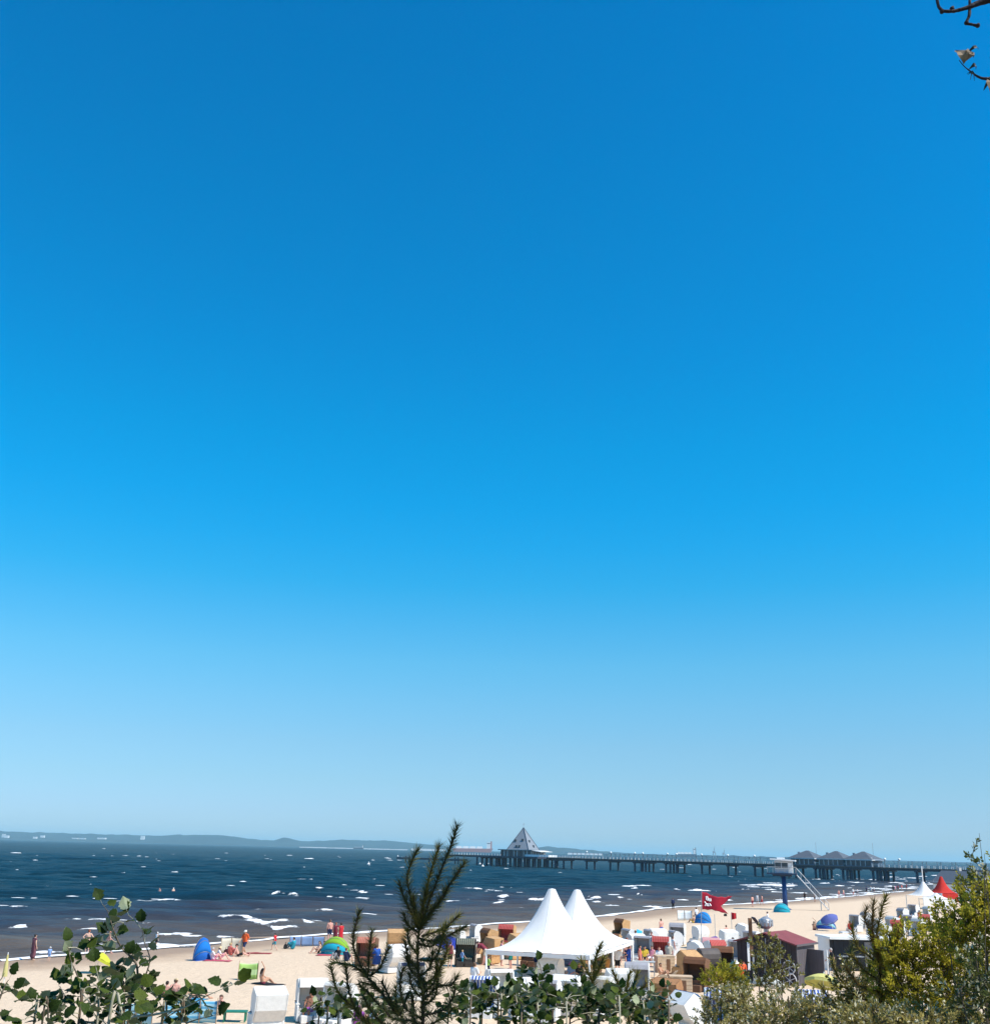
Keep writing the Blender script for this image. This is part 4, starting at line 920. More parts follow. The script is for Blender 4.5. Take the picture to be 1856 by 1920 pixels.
for k, (x, y, rz, ln, kd, lab) in enumerate([(1604, 1748, 120, 'grey', 'round', 'white beach chair just above the black kiosk roof'), (1623, 1742, 100, 'grey', 'square', 'white square beach chair left of the brown pine tips'), (1640, 1757, 140, 'white', 'round', 'white beach chair behind the brown pine tips'), (1672, 1752, 110, 'white', 'square', 'white beach chair at the rim of the yellow green bush, first one'),
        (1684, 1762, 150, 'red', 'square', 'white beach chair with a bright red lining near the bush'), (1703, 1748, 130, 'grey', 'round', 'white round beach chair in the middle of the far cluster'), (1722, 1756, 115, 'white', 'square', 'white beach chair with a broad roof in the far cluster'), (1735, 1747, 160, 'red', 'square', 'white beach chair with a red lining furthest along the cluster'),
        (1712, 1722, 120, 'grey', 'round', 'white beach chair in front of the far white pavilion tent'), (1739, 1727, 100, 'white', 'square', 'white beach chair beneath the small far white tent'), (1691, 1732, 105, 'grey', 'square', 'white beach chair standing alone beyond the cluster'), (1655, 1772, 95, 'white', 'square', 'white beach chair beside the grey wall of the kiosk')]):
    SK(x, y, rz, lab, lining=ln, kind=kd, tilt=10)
SK(938, 1890, 200, 'white beach chair behind the poplar leaves left of the tent front', lining='white', kind='round', tilt=10)
SK(985, 1912, 20, 'white beach chair seen from behind at the bottom edge under the tent', lining='white', kind='square', tilt=10)
SK(1020, 1915, 160, 'white beach chair at the bottom edge right of another white one', lining='grey', kind='round', tilt=10)
SK(1062, 1905, -20, 'white beach chair among the leaves below the slate parasol', lining='white', kind='square', tilt=10)
SK(1122, 1905, 150, 'white beach chair behind the slender pine shoot', lining='white', kind='round', tilt=10)
SK(1160, 1888, 10, 'white beach chair seen from behind right of the slender pine shoot', lining='white', kind='square', tilt=10)
SK(1195, 1872, 170, 'white beach chair left of the red brown deck chairs', lining='grey', kind='square', tilt=10)
SK(905, 1908, 170, 'white beach chair with blue stripes behind the poplar leaves', lining='blue', kind='round', tilt=10)
SK(1062, 1792, 20, 'honey coloured beach chair in the second row under the tent', wick_tan, 'brown', 'square', 8)
SK(1090, 1815, 190, 'honey coloured beach chair facing us beside the slate parasol', wick_tan, 'brown', 'square', 8)
SK(968, 1800, 40, 'honey coloured beach chair behind the person in green shorts', wick_tan, 'brown', 'square', 8)
SK(1012, 1796, 170, 'brown beach chair in the back row of the tent', wick_brown, 'brown', 'square', 8)
SK(1190, 1798, 30, 'white beach chair directly behind the right tent pole', wick_white, 'grey', 'round', 8)
SK(1232, 1785, 15, 'white beach chair seen from behind above the wine red seat', wick_white, 'white', 'round', 8)
SK(1270, 1772, 160, 'white beach chair next to the flag pole foot', wick_white, 'grey', 'square', 8)
SK(1310, 1778, 40, 'white beach chair at the flag pole seen from its side', wick_white, 'white', 'round', 8)
SK(1345, 1815, 200, 'white beach chair with red seat behind the grey ribbed one', wick_white, 'red', 'square', 8)
SK(1365, 1788, 20, 'white beach chair seen from behind below the small red flag', wick_white, 'white', 'square', 8)
SK(1408, 1790, 130, 'white beach chair between the solar post and the hut', wick_white, 'grey', 'round', 8)
SK(1305, 1858, 150, 'brown beach chair in shade left of the green bush', wick_brown, 'brown', 'square', 8)
SK(850, 1790, 150, 'white beach chair below the dark blue parasol', wick_white, 'white', 'round', 8)
SK(1118, 1785, 30, 'white beach chair in the gap between tent poles', wick_white, 'grey', 'square', 8)
SK(1146, 1800, 160, 'honey coloured beach chair behind the person in orange', wick_tan, 'brown', 'square', 8)
# ---------------------------------------------------------------- parasols, shelters, windbreaks, towels
shelter(378, 1801, 35, 'bright blue pop-up shelter beside two people in white', [cloth('blue', (.012, .13, .48)), cloth('royal', (.01, .18, .58)), cloth('blue2', (.012, .11, .42))], .66, 1.5)
shelter(629, 1790, -12, 'lime green and turquoise pop-up shelter below the people in red', [cloth('lime', (.27, .46, .03)), cloth('lime2', (.22, .42, .03)), cloth('cyan', (.01, .34, .46)), cloth('teal', (.01, .24, .30))], 1.15, 1.25)
shelter(1466, 1711, -30, 'turquoise pop-up shelter at the foot of the watchtower', [cloth('turq', (.01, .33, .42)), cloth('turq2', (.01, .40, .5)), cloth('turq', (.01, .33, .42))], 1.25, 1.25)
shelter(1320, 1731, -55, 'blue pop-up shelter behind the big red flag', [cloth('sky', (.02, .24, .60)), cloth('sky2', (.02, .20, .52)), cloth('sky', (.02, .24, .6))], 1.2, 1.25)
shelter(1549, 1742, -40, 'blue and pale turquoise pop-up shelter above the black kiosk', [cloth('royal2', (.02, .08, .36)), cloth('pale_turq', (.25, .55, .62)), cloth('royal2', (.02, .08, .36))], 1.2, 1.1)
windbreak(464, 1838, 8, 'pale green patterned windbreak cloth beside the woman raising an arm', MS('windbreak_green', (.27, .42, .11), (.45, .58, .27), 1.7, 2), 1.15, .95, 1, lean=-14)
windbreak(433, 1789, 20, 'cream coloured windbreak behind the seated people', cloth('cream', (.62, .57, .46)), 1.6, 1.1, 2, bow=.3)
windbreak(355, 1921, 6, 'light blue printed windbreak at the lower left behind the poplar leaves', MS('windbreak_blue', (.10, .34, .52), (.36, .58, .66), 5.0, 2), 2.3, .95, 3)
windbreak(250, 1926, -4, 'pale turquoise windbreak showing through the poplar leaves', cloth('pale', (.36, .60, .68)), 1.6, .9, 2)
windbreak(1284, 1727, 4, 'pale blue and white windbreak beside the blue shelter', MS('windbreak_pale', (.62, .70, .74), (.72, .74, .74), 4, 2), 1.9, 1.2, 2)
windbreak(575, 1776, 12, 'blue grey windbreak spread low behind the people lying down', cloth('dusk', (.20, .30, .50)), 2.9, .8, 3)
umbrella(831, 1798, 'dark blue parasol tilted behind the pine', cloth('ultra', (.012, .03, .26), .1), .95, 1.75, (24, 10))
umbrella(1070, 1836, 'slate blue parasol low under the tent', cloth('slate', (.10, .15, .26), .1), 1.05, 1.35, (-8, 4))
umbrella(1348, 1797, 'purple and blue parasol tilted above a blue and white bag', cloth('violet', (.06, .03, .30), .1), .95, 1.7, (10, -42))
umbrella(1563, 1746, 'small blue parasol tilted beyond the kiosk', cloth('periwinkle', (.12, .14, .38), .1), 1.0, 1.9, (20, -25))
umbrella(172, 1826, 'lime yellow parasol behind the poplar leaves', cloth('limey', (.55, .58, .05), .2), .8, 1.3, (-10, 25))
umbrella(5, 1856, 'folded pale yellow parasol at the edge of the frame', cloth('straw', (.62, .56, .24), .2), h=1.75, folded=True)
umbrella(1386, 1836, 'white and lime parasol beside the solar post', cloth('whitelime', (.62, .70, .46), .2), .7, 1.1, (-12, -20))
umbrella(1541, 1899, 'pale yellow parasol in the bushes below the hut', cloth('lemon', (.68, .64, .22), .25), 1.0, 1.9, (-16, 12))
umbrella(1440, 1903, 'white parasol in the bushes left of the bicycle wall', cloth('offwhite', (.62, .62, .56), .25), .85, 1.8, (-10, 8))
for x, y, rz, c, lab in [(353, 1875, 70, (.04, .25, .42), 'blue towel beside the couple sitting on the sand'), (485, 1789, 88, (.30, .05, .05), 'dark red towel behind the man in orange'), (617, 1793, 80, (.55, .08, .10), 'red towel in front of the lime and turquoise shelter'), (503, 1847, 60, (.02, .02, .025), 'black mat under the woman raising an arm'),
                         (1214, 1894, 75, (.18, .48, .58), 'pale turquoise towel left of the near brown beach chair'), (408, 1803, 85, (.45, .08, .12), 'red mat under the two people in white'), (690, 1820, 80, (.06, .02, .02), 'dark mat in front of the brick striped beach chair')]:
    towel(x, y, rz, lab, M('towel_%d' % x, c, .95, .1, 8, .4, 40))
tw = towel(1192, 1765, 0, 'turquoise towel hanging over the rounded white beach chair', M('towel_hang', (.05, .42, .55), .95, .1), .5, .9, p=G(1206, 1779) + Vector((-.45, -.25, 1.05))); tw.rotation_euler = (R(70), R(20), 0)
tw = towel(1352, 1771, 0, 'blue and white patterned beach bag lying on a chair', MS('towel_bag', (.10, .22, .45), (.72, .74, .76), 9), .5, 1.1, p=G(1352, 1796) + Vector((0, 0, .9))); tw.rotation_euler = (R(25), 0, R(80))
campchair(703, 1820, 20, 'dark blue folding chair beside the tipped white beach chair', cloth('navychair', (.012, .05, .25), .05))
campchair(1216, 1806, 200, 'dark folding chair at the seated group', black)
campchair(1332, 1895, 150, 'blue folding canvas chair in front of the silvery bush', cloth('bluecanvas', (.015, .08, .40), .05))
table(440, 1916, 5, 'low green table at the bottom edge left of the big white chair', M('green_paint', (.02, .18, .11), .5), 1.05, .6, .42)
table(1207, 1830, -10, 'grey counter in front of the seated group', M('counter_grey', (.42, .43, .42), .6), 1.5, .8, .85)
for x, y, rz, lab in [(1218, 1866, 40, 'red brown deck chair nearest the pine shoots'), (1237, 1858, 20, 'red brown deck chair in the middle of the folded ones'), (1254, 1850, 55, 'red brown deck chair next to the pale crate')]:
    deckchair(x, y, rz, lab, cream)
for x, y, rz, lab in [(1590, 1755, 110, 'white sun lounger left of the small pine tips'), (1665, 1738, 95, 'white sun lounger in front of the far cluster'), (1700, 1735, 80, 'white sun lounger under the far white tent edge'), (1718, 1740, 100, 'white sun lounger between the far beach chairs')]:
    lounger(x, y, rz, lab, cloth('white', (.72, .72, .72)))
def crate(x, y, rz, label):
    p = G(x, y); t = thing('wooden_crate', label, 'crate', tuple(p), R(rz), 'pale wooden crates'); wd = M('pale_wood', (.55, .40, .26), .7, .12, 3, .3, 12)
    for k in range(5):
        obj('plank', MB().box((0, -.42, .12 + k * .2), (1.2, .04, .185)), wd, t); obj('plank', MB().box((-.6, 0, .12 + k * .2), (.04, .8, .185)), wd, t); obj('plank', MB().box((.6, 0, .12 + k * .2), (.04, .8, .185)), wd, t)
    obj('lid', MB().box((0, 0, 1.06), (1.3, .92, .05)), wd, t)
    for sx in (-.55, .55): obj('corner_post', MB().box((sx, -.38, .5), (.07, .07, 1.0)), wick_brown, t)
    obj('hatch', MB().box((.15, -.455, .5), (.24, .03, .75)), wick_brown, t)
crate(1277, 1869, -6, 'pale wooden crate with a brown hatch right of the deck chairs')
crate(1246, 1824, 8, 'pale wooden counter box behind the leaning honey chair')
# plastic bucket and bags scattered on the sand
for x, y, c, lab in [(535, 1780, (.02, .02, .02), 'black bag beside the woman in turquoise'), (424, 1790, (.05, .01, .015), 'dark bag beside the coral jacket'), (1454, 1708, (.015, .015, .02), 'black bag in front of the turquoise shelter'), (1360, 1719, (.015, .015, .015), 'black bag on the sand below the small red flag'), (944, 1790, (.03, .01, .012), 'dark bag left of the person in green shorts'), (303, 1868, (.02, .012, .012), 'dark brown bag beside the couple on the sand')]:
    p = G(x, y); t = thing('bag', lab, 'bag', tuple(p), R(x % 90), 'bags on the sand'); mt = M('bag_%d' % x, c, .8)
    obj('bag_body', MB().box((0, 0, .19), (.46, .28, .38), taper=.75).mesh('bag_body', bevel=.06), mt, t)
    obj('strap', MB().tube([(-.13, 0, .36), (-.1, 0, .52), (.1, 0, .52), (.13, 0, .36)], .015, 5), mt, t)
# ---------------------------------------------------------------- people
PE = person
PE(60, 1801, 'stand', -35, 'woman in a long dark plum dress at the water', [('dress', plum)], ('bun', 'dark'))
PE(91, 1803, 'stand', 10, 'toddler in light blue with a white hat at the water', [('shirt', lblue), ('shorts', lblue)], ('hat', 'white'), h=.92)
PE(162, 1789, 'hips', 5, 'woman in a black bikini with her hands on her hips', [('briefs', black)], ('bun', 'red'), h=1.72)
PE(201, 1790, 'walk', -70, 'sunburnt person in dark trunks half hidden behind the poplar', [('shorts', maroon)], ('short', 'brown'), 2)
PE(292, 1777, 'stand', -40, 'child in black shorts standing in the swash', [('shorts', black), ('vest', white)], ('cap', 'white'), h=1.2)
PE(399, 1802, 'sit', -60, 'person in white sitting closest to the blue shelter', [('shirt', white), ('shorts', pink)], ('short', 'grey'), 2)
PE(412, 1800, 'sit', -75, 'person in white with a pale hat sitting beside another in white', [('shirt', white), ('shorts', pink)], ('hat', 'straw'), 2)
PE(432, 1792, 'sit', -40, 'person in a coral jacket sitting before the cream windbreak', [('jacket', coral), ('trousers', coral)], ('short', 'blond'), 2)
PE(446, 1794, 'sitl', -80, 'person in dark trunks sitting beside the coral jacket', [('shorts', black)], ('cap', 'black'), 2)
PE(457, 1793, 'walk', 150, 'man in an orange shirt and navy shorts with a white cap walking', [('shirt', orange), ('shorts', navy)], ('cap', 'white'), 1, 1.78)
PE(514, 1783, 'walk', 60, 'child in a red shirt and teal shorts walking on the sand', [('shirt', red), ('shorts', teal)], ('short', 'dark'), h=1.28)
PE(549, 1780, 'sit', 60, 'woman in turquoise sitting alone on the sand', [('jacket', teal), ('trousers', teal)], ('short', 'dark'))
PE(583, 1775, 'rest', 95, 'person in black lying propped up on the sand', [('shorts', black), ('vest', black)], ('short', 'dark'), 2)
PE(597, 1788, 'sit', 110, 'fair skinned person sitting in front of the shelter, on the outer side', [('briefs', black)], ('long', 'brown'))
PE(606, 1788, 'sit', 120, 'fair skinned dark haired person sitting next to the lime shelter', [('vest', maroon), ('shorts', navy)], ('short', 'dark'))
PE(617, 1766, 'stand', 10, 'bare chested man in navy shorts watching the sea', [('shorts', navy)], ('short', 'brown'), 2, 1.8)
PE(628, 1768, 'stand', -15, 'woman in a dark red dress beside the bare chested man', [('dress', maroon)], ('short', 'red'), 2, 1.62)
PE(638, 1770, 'hand', 30, 'woman in a bright red dress above the lime shelter', [('dress', red)], ('short', 'dark'), 1, 1.65)
PE(632, 1800, 'sit', 150, 'person in dark clothes sitting in front of the lime shelter', [('jacket', black), ('trousers', grey)], ('short', 'dark'), 1)
PE(649, 1803, 'sit', -30, 'person in navy sitting right of the lime shelter', [('jacket', navy), ('shorts', navy)], ('short', 'brown'))
PE(313, 1872, 'sitl', -10, 'dark haired woman sitting with her back to us beside a man', [('briefs', maroon)], ('bun', 'dark'), 2, 1.6)
PE(327, 1872, 'sitl', 12, 'bare backed man with grey hair sitting beside a dark haired woman', [('shorts', teal)], ('cap', 'straw'), 2, 1.85)
PE(366, 1874, 'rest', -70, 'person sunbathing on the sand right of the couple', [('briefs', black)], ('short', 'dark'), 1)
PE(410, 1905, 'sit', 140, 'sunbather crouching behind the dark poplar leaves', [('shorts', cream)], ('short', 'brown'), 2)
PE(492, 1847, 'armup', -55, 'woman sitting and raising one arm beside the green windbreak', [('briefs', maroon)], ('long', 'dark'), 1, 1.68)
PE(579, 1918, 'chair', 170, 'sunburnt person sitting in the white slatted beach chair', [('shorts', purple)], ('short', 'brown'), 3)
PE(647, 1902, 'chair', -10, 'dark haired person in a white shirt among the pine shoots', [('shirt', white), ('shorts', grey)], ('short', 'dark'), h=1.75)
PE(671, 1927, 'sit', 20, 'person in purple with a purple cap at the bottom edge', [('shirt', purple), ('trousers', black)], ('cap', 'purple'), 2)
PE(690, 1918, 'rest', -40, 'person in blue shorts lying behind the pine shoots', [('shorts', lblue)], ('short', 'blond'), 2)
PE(705, 1812, 'chair', 10, 'person in dark blue sitting in the folding chair', [('jacket', blue), ('trousers', navy)], ('cap', 'black'), h=1.75)
PE(684, 1806, 'chair', 170, 'person sitting inside the brick striped beach chair', [('shirt', maroon), ('shorts', black)], ('short', 'brown'), 2)
PE(843, 1816, 'stand', -20, 'woman in a red top and black shorts left of the striped beach chair', [('vest', maroon), ('shorts', black)], ('short', 'dark'), h=1.66)
PE(866, 1814, 'walk', -60, 'small child in light blue in front of the striped beach chair', [('shirt', lblue), ('trousers', teal)], ('short', 'blond'), h=1.08)
PE(906, 1810, 'bend', 65, 'man in a maroon shirt bending over next to the tent pole', [('shirt', maroon), ('shorts', cream)], ('short', 'dark'), 2, 1.86)
PE(888, 1873, 'hand', -40, 'woman in a white top and coral skirt walking in front of the tent', [('shirt', white), ('skirt', coral)], ('bun', 'brown'), 1, 1.78)
PE(957, 1818, 'stand', 60, 'bare chested person in green shorts under the tent edge', [('shorts', green)], ('short', 'brown'), 2, 1.75)
PE(1070, 1850, 'chair', 150, 'person with a pale purple hat sitting below the slate parasol', [('shirt', lblue), ('shorts', purple)], ('hat', 'purple'), 2)
PE(1087, 1852, 'chair', 200, 'person in black sitting right of the slate parasol', [('shirt', black), ('trousers', black)], ('long', 'dark'), 1)
PE(1056, 1846, 'sit', 120, 'child in a patterned shirt sitting left of the slate parasol', [('shirt', lblue), ('shorts', navy)], ('short', 'brown'), h=1.4)
PE(1138, 1832, 'chair', 60, 'person in orange with a black hat sitting near the tent pole', [('shirt', cm_('ochre', (.45, .2, .05))), ('shorts', black)], ('hat', 'black'), 1)
PE(1158, 1829, 'stand', 170, 'person in a black and white top standing behind the thick tent pole', [('shirt', white), ('shorts', black)], ('short', 'red'), 2, 1.7)
PE(1179, 1828, 'hand', 60, 'man in a navy shirt and blue shorts standing right of the tent', [('shirt', cm_('deepblue', (.01, .035, .2))), ('shorts', blue)], ('short', 'brown'), 2, 1.8)
PE(1176, 1812, 'stand', 30, 'bare backed man standing behind the man in navy', [('shorts', navy)], ('short', 'red'), 2, 1.85)
PE(1209, 1812, 'chair', 170, 'person in yellow sitting at the grey counter', [('shirt', yellow), ('shorts', black)], ('short', 'dark'), 1)
PE(1222, 1812, 'chair', 150, 'woman in pink sitting in front of the wine red seat', [('vest', pink), ('shorts', white)], ('long', 'brown'), 2)
PE(1236, 1814, 'chair', 165, 'person in a white shirt and striped shorts in the square hooded chair', [('shirt', white), ('shorts', black)], ('short', 'red'), 2)
PE(1240, 1834, 'sit', -120, 'sunbather sitting in front of the square hooded chair', [('briefs', white)], ('short', 'brown'), 1)
PE(1367, 1822, 'chair', 120, 'dark haired person in black left of the white and lime parasol', [('vest', black), ('shorts', white)], ('long', 'dark'), 2)
PE(1391, 1853, 'bend', -30, 'person in bright orange bending at the solar post', [('shirt', cm_('bright_orange', (.72, .10, .03))), ('shorts', cm_('bright_orange', (.72, .10, .03)))], ('short', 'red'), 2, 1.75)
PE(1382, 1846, 'chair', 170, 'person in white with a broad white hat beside the solar post', [('shirt', white), ('shorts', lime)], ('hat', 'white'), 2)
PE(1561, 1832, 'walk', 80, 'grey haired man in a dark shirt passing the black kiosk', [('shirt', black), ('trousers', grey)], ('short', 'grey'), 2, 1.78)
PE(1262, 1706, 'stand', 5, 'lone person in dark clothes at the waterline', [('jacket', navy), ('trousers', black)], ('short', 'brown'), h=1.7)
PE(1300, 1731, 'sit', 60, 'person in yellow trunks sitting beside the blue shelter', [('shorts', yellow)], ('short', 'brown'), 1)
PE(1306, 1730, 'stand', 30, 'person in white standing at the blue shelter', [('shirt', white), ('shorts', grey)], ('short', 'dark'), 1)
PE(1527, 1745, 'armup', -30, 'sunbather holding an arm up beyond the red roofed hut', [('briefs', maroon)], ('long', 'brown'), 1, 1.8)
PE(1005, 1822, 'stand', 120, 'man in white and navy standing inside the tent', [('shirt', white), ('shorts', navy)], ('short', 'dark'), 1, 1.72)
PE(1030, 1826, 'chair', 40, 'woman in red sitting inside the tent', [('vest', red), ('shorts', black)], ('short', 'brown'), 2, 1.7)
PE(1110, 1828, 'walk', 200, 'person in light blue walking past the thin tent pole', [('shirt', lblue), ('shorts', white)], ('short', 'blond'), 0, 1.7)
PE(940, 1812, 'hand', -80, 'woman in pink and white at the left tent corner', [('vest', pink), ('skirt', white)], ('short', 'brown'), 2, 1.65)
PE(1200, 1822, 'stand', -100, 'woman in a coral dress beside the grey counter', [('dress', coral)], ('short', 'dark'), 1, 1.65)
PE(1255, 1818, 'stand', 160, 'man in cream beside the pale counter box', [('shirt', cream), ('shorts', navy)], ('short', 'grey'), 2, 1.75)
PE(1150, 1843, 'sit', 90, 'person in black sitting on the sand before the tent pole', [('shirt', black), ('shorts', white)], ('short', 'brown'), 2, 1.6)
PE(1345, 1806, 'stand', 200, 'woman in coral standing beside the purple parasol', [('vest', coral), ('shorts', navy)], ('short', 'brown'), 2, 1.7)
PE(1376, 1806, 'walk', 90, 'bare chested man behind the solar post', [('shorts', maroon)], ('short', 'dark'), 2, 1.75)
PE(915, 1832, 'walk', -60, 'child in lime green at the tent corner', [('shirt', lime), ('shorts', navy)], ('short', 'dark'), 2, 1.2)
PE(1595, 1762, 'stand', 20, 'person in red behind the kiosk roof', [('shirt', red), ('shorts', white)], ('short', 'brown'), 2, 1.7)
PE(1690, 1745, 'stand', 20, 'person in orange in the far cluster of chairs', [('shirt', orange), ('shorts', black)], ('short', 'dark'), 2, 1.7)
PE(1725, 1735, 'stand', -60, 'person in red in the far cluster of chairs', [('shirt', red), ('shorts', navy)], ('short', 'dark'), 2, 1.7)
PE(1192, 1788, 'stand', 30, 'person in blue beside the turquoise towel', [('shirt', blue), ('shorts', white)], ('short', 'brown'), 2, 1.7)
PE(1222, 1792, 'walk', 120, 'bare chested man in red trunks among the white chairs', [('shorts', red)], ('short', 'dark'), 2, 1.75)
PE(1262, 1800, 'stand', -60, 'woman in a white dress left of the tall white chair', [('dress', white)], ('short', 'brown'), 2, 1.65)
PE(1302, 1800, 'chair', 170, 'person in coral sitting beside the flag pole', [('shirt', coral), ('shorts', black)], ('short', 'grey'), 2, 1.7)
PE(1350, 1840, 'sit', 160, 'person in black sitting before the honey coloured chair', [('vest', black), ('shorts', coral)], ('short', 'brown'), 2, 1.65)
PE(1240, 1760, 'walk', 20, 'man in blue trunks walking to the sea right of the tent', [('shorts', blue)], ('short', 'brown'), 2, 1.75)
PE(1180, 1762, 'sit', 40, 'sunbather above the right end of the tent', [('briefs', pink)], ('short', 'dark'), 2, 1.65)
PE(1440, 1740, 'walk', 60, 'person in white walking beyond the hut roof', [('shirt', white), ('shorts', navy)], ('short', 'dark'), 2, 1.7)
PE(1360, 1752, 'sitl', 30, 'sunbather below the small red flag', [('shorts', navy)], ('short', 'brown'), 2, 1.7)
PE(1665, 1748, 'stand', 30, 'person in white and red among the far chairs', [('shirt', white), ('shorts', red)], ('short', 'brown'), 2, 1.7)
PE(1710, 1742, 'walk', -60, 'woman in maroon among the far chairs', [('dress', maroon)], ('short', 'dark'), 2, 1.65)
sea_group = 'bathers along the waterline'
for k, (x, y, pose, rz, w, hr, sk, h, lab) in enumerate([
    (1411, 1701, 'stand', 30, [('shorts', maroon)], 'dark', 2, 1.75, 'tanned bather nearest the lone dark figure'), (1420, 1696, 'stand', -20, [('vest', white), ('shorts', white)], 'brown', 0, 1.7, 'bather in white between two others left of the tower'), (1429, 1698, 'walk', 60, [('shorts', red)], 'dark', 2, 1.7, 'bather in red trunks left of the blue tower post'),
    (1509, 1690, 'stand', 10, [('shirt', black), ('shorts', black)], 'dark', 1, 1.75, 'bather in black left of the tower stairs'), (1528, 1692, 'stand', 40, [('shorts', black), ('vest', grey)], 'dark', 1, 1.8, 'bather in grey at the foot of the tower stairs'),
    (1573, 1684, 'stand', 0, [('briefs', coral)], 'brown', 2, 1.7, 'pale bather in coral trunks right of the tower stairs'), (1582, 1683, 'walk', 30, [('shorts', pink)], 'brown', 0, 1.7, 'pale bather in pink beside the coral trunks'), (1600, 1681, 'stand', 0, [('shirt', white), ('shorts', coral)], 'blond', 2, 1.7, 'bather in a white shirt and coral shorts'),
    (1608, 1681, 'walk', 60, [('shirt', white), ('shorts', black)], 'dark', 2, 1.7, 'bather in a white shirt and black shorts'), (1625, 1676, 'stand', 20, [('shirt', navy), ('shorts', black)], 'dark', 1, 1.75, 'bather in navy below the last pavilion'), (1633, 1675, 'stand', -20, [('shirt', white), ('shorts', white)], 'blond', 0, 1.7, 'bather all in white below the last pavilion'), (1639, 1675, 'walk', 50, [('shirt', white), ('shorts', maroon)], 'brown', 2, 1.7, 'bather in white and maroon'),
    (1675, 1673, 'stand', 0, [('shirt', black), ('shorts', navy)], 'dark', 1, 1.75, 'bather in black, first of the far group'), (1679, 1673, 'walk', 40, [('shirt', pink)], 'brown', 0, 1.7, 'bather in pink in the far group'), (1684, 1672, 'stand', 0, [('shirt', maroon), ('shorts', black)], 'dark', 1, 1.7, 'bather in maroon in the far group'), (1691, 1671, 'stand', 20, [('shirt', coral), ('shorts', white)], 'brown', 0, 1.7, 'bather in coral in the far group'), (1700, 1670, 'walk', 60, [('shirt', red), ('shorts', maroon)], 'dark', 1, 1.75, 'bather in red, last of the far group')]):
    PE(x, y, pose, rz, lab, w, ('short', hr), sk, h, group=sea_group)
for x, rz, lab, sk in ((298, 160, 'swimmer standing chest deep in the waves, on the outer side', 2), (324, 40, 'fair haired swimmer standing chest deep in the waves', 0)):
    q = sea_at(x, 1680); PE(0, 0, 'stand', rz, lab, [('shorts', navy)], ('short', 'dark' if sk else 'white'), sk, 1.75, p=Vector((q.x, q.y, -.55)), group='swimmers')
# ---------------------------------------------------------------- red flags
def flag():
    D = 95.0; b = GD(1311, D); t = thing('red_flag', 'ragged red flag with white lettering flying from a tall thin pole', 'flag', tuple(b))
    m = F / D; top = at(1314, 1672, D).z - b.z
    obj('pole', MB().tube([(-.12, 0, -.3), (.12, 0, top + .1)], [.035, .025], 7), steel, t)
    g, nx, ny = [], 26, 12
    for i in range(ny + 1):
        row = []; v = i / ny; end = np.interp(v, (0, .6, 1), (54, 33, 46))          # torn into two tails
        for j in range(nx + 1):
            u = j / nx; x = u * end; ya = np.interp(x, (0, 8, 22, 44, 54), (0, 2, 8, 8.5, 6)); yb = np.interp(x, (0, 18, 32, 46), (30, 30, 33.5, 36.5))
            y = ya + (yb - ya) * v + .5 * math.sin(x * .5 + v * 3)
            row.append((.12 + x / m, .14 * math.sin(x * .17 + v * 1.2) * (.3 + u), top - y / m))
        g.append(row)
    fo = obj('flag_cloth', MB().sheet(g, .006).mesh('flag_cloth', True), M('flag_red', (.42, .012, .035), .75, .15, 4, transl=.2), t)
    def on(u, v):
        i, j = v * ny, u * nx; a = g[int(min(i, ny - 1))][int(min(j, nx - 1))]; b2 = g[min(int(i) + 1, ny)][min(int(j) + 1, nx)]; fi, fj = i - int(i), j - int(j)
        return (a[0] + (b2[0] - a[0]) * fj, a[1] - .022, a[2] + (b2[2] - a[2]) * fi)
    mb = MB()
    for st in ([(.16, .22), (.20, .44)], [(.20, .20), (.25, .33), (.24, .46)], [(.28, .24), (.35, .45)], [(.33, .24), (.42, .42)], [(.24, .34), (.33, .42)], [(.13, .55), (.19, .68), (.13, .80)], [(.19, .68), (.30, .66), (.36, .60)], [(.20, .76), (.30, .74), (.38, .70)], [(.38, .60), (.40, .76)]):
        mb.tube([on(*q) for q in st], .055, 5)
    obj('lettering', mb, M('flag_white', (.78, .76, .76), .8, .05), fo)
flag()
def small_flag(x, ytop, ybase, D, label, mat, wpx, hpx):
    b = GD(x, D); t = thing('small_flag', label, 'flag', tuple(b)); top = at(x, ytop, D).z - b.z; m = F / D
    obj('pole', MB().tube([(0, 0, -.3), (0, 0, top)], .022, 6), steel, t)
    if mat: obj('flag_cloth', MB().sheet([[(j / 8 * wpx / m, .07 * math.sin(j * 1.1), top - .02 - i / 4 * hpx / m * (1 - .25 * j / 8) - .05 * j / 8) for j in range(9)] for i in range(5)], .006), mat, t)
small_flag(1367, 1711, 1770, 100, 'small red flag on a thin pole right of the big one', M('flag_red2', (.5, .02, .03), .75, transl=.2), 9, 12)
small_flag(1336, 1714, 1770, 100, 'bare thin pole between the two red flags', None, 0, 0)
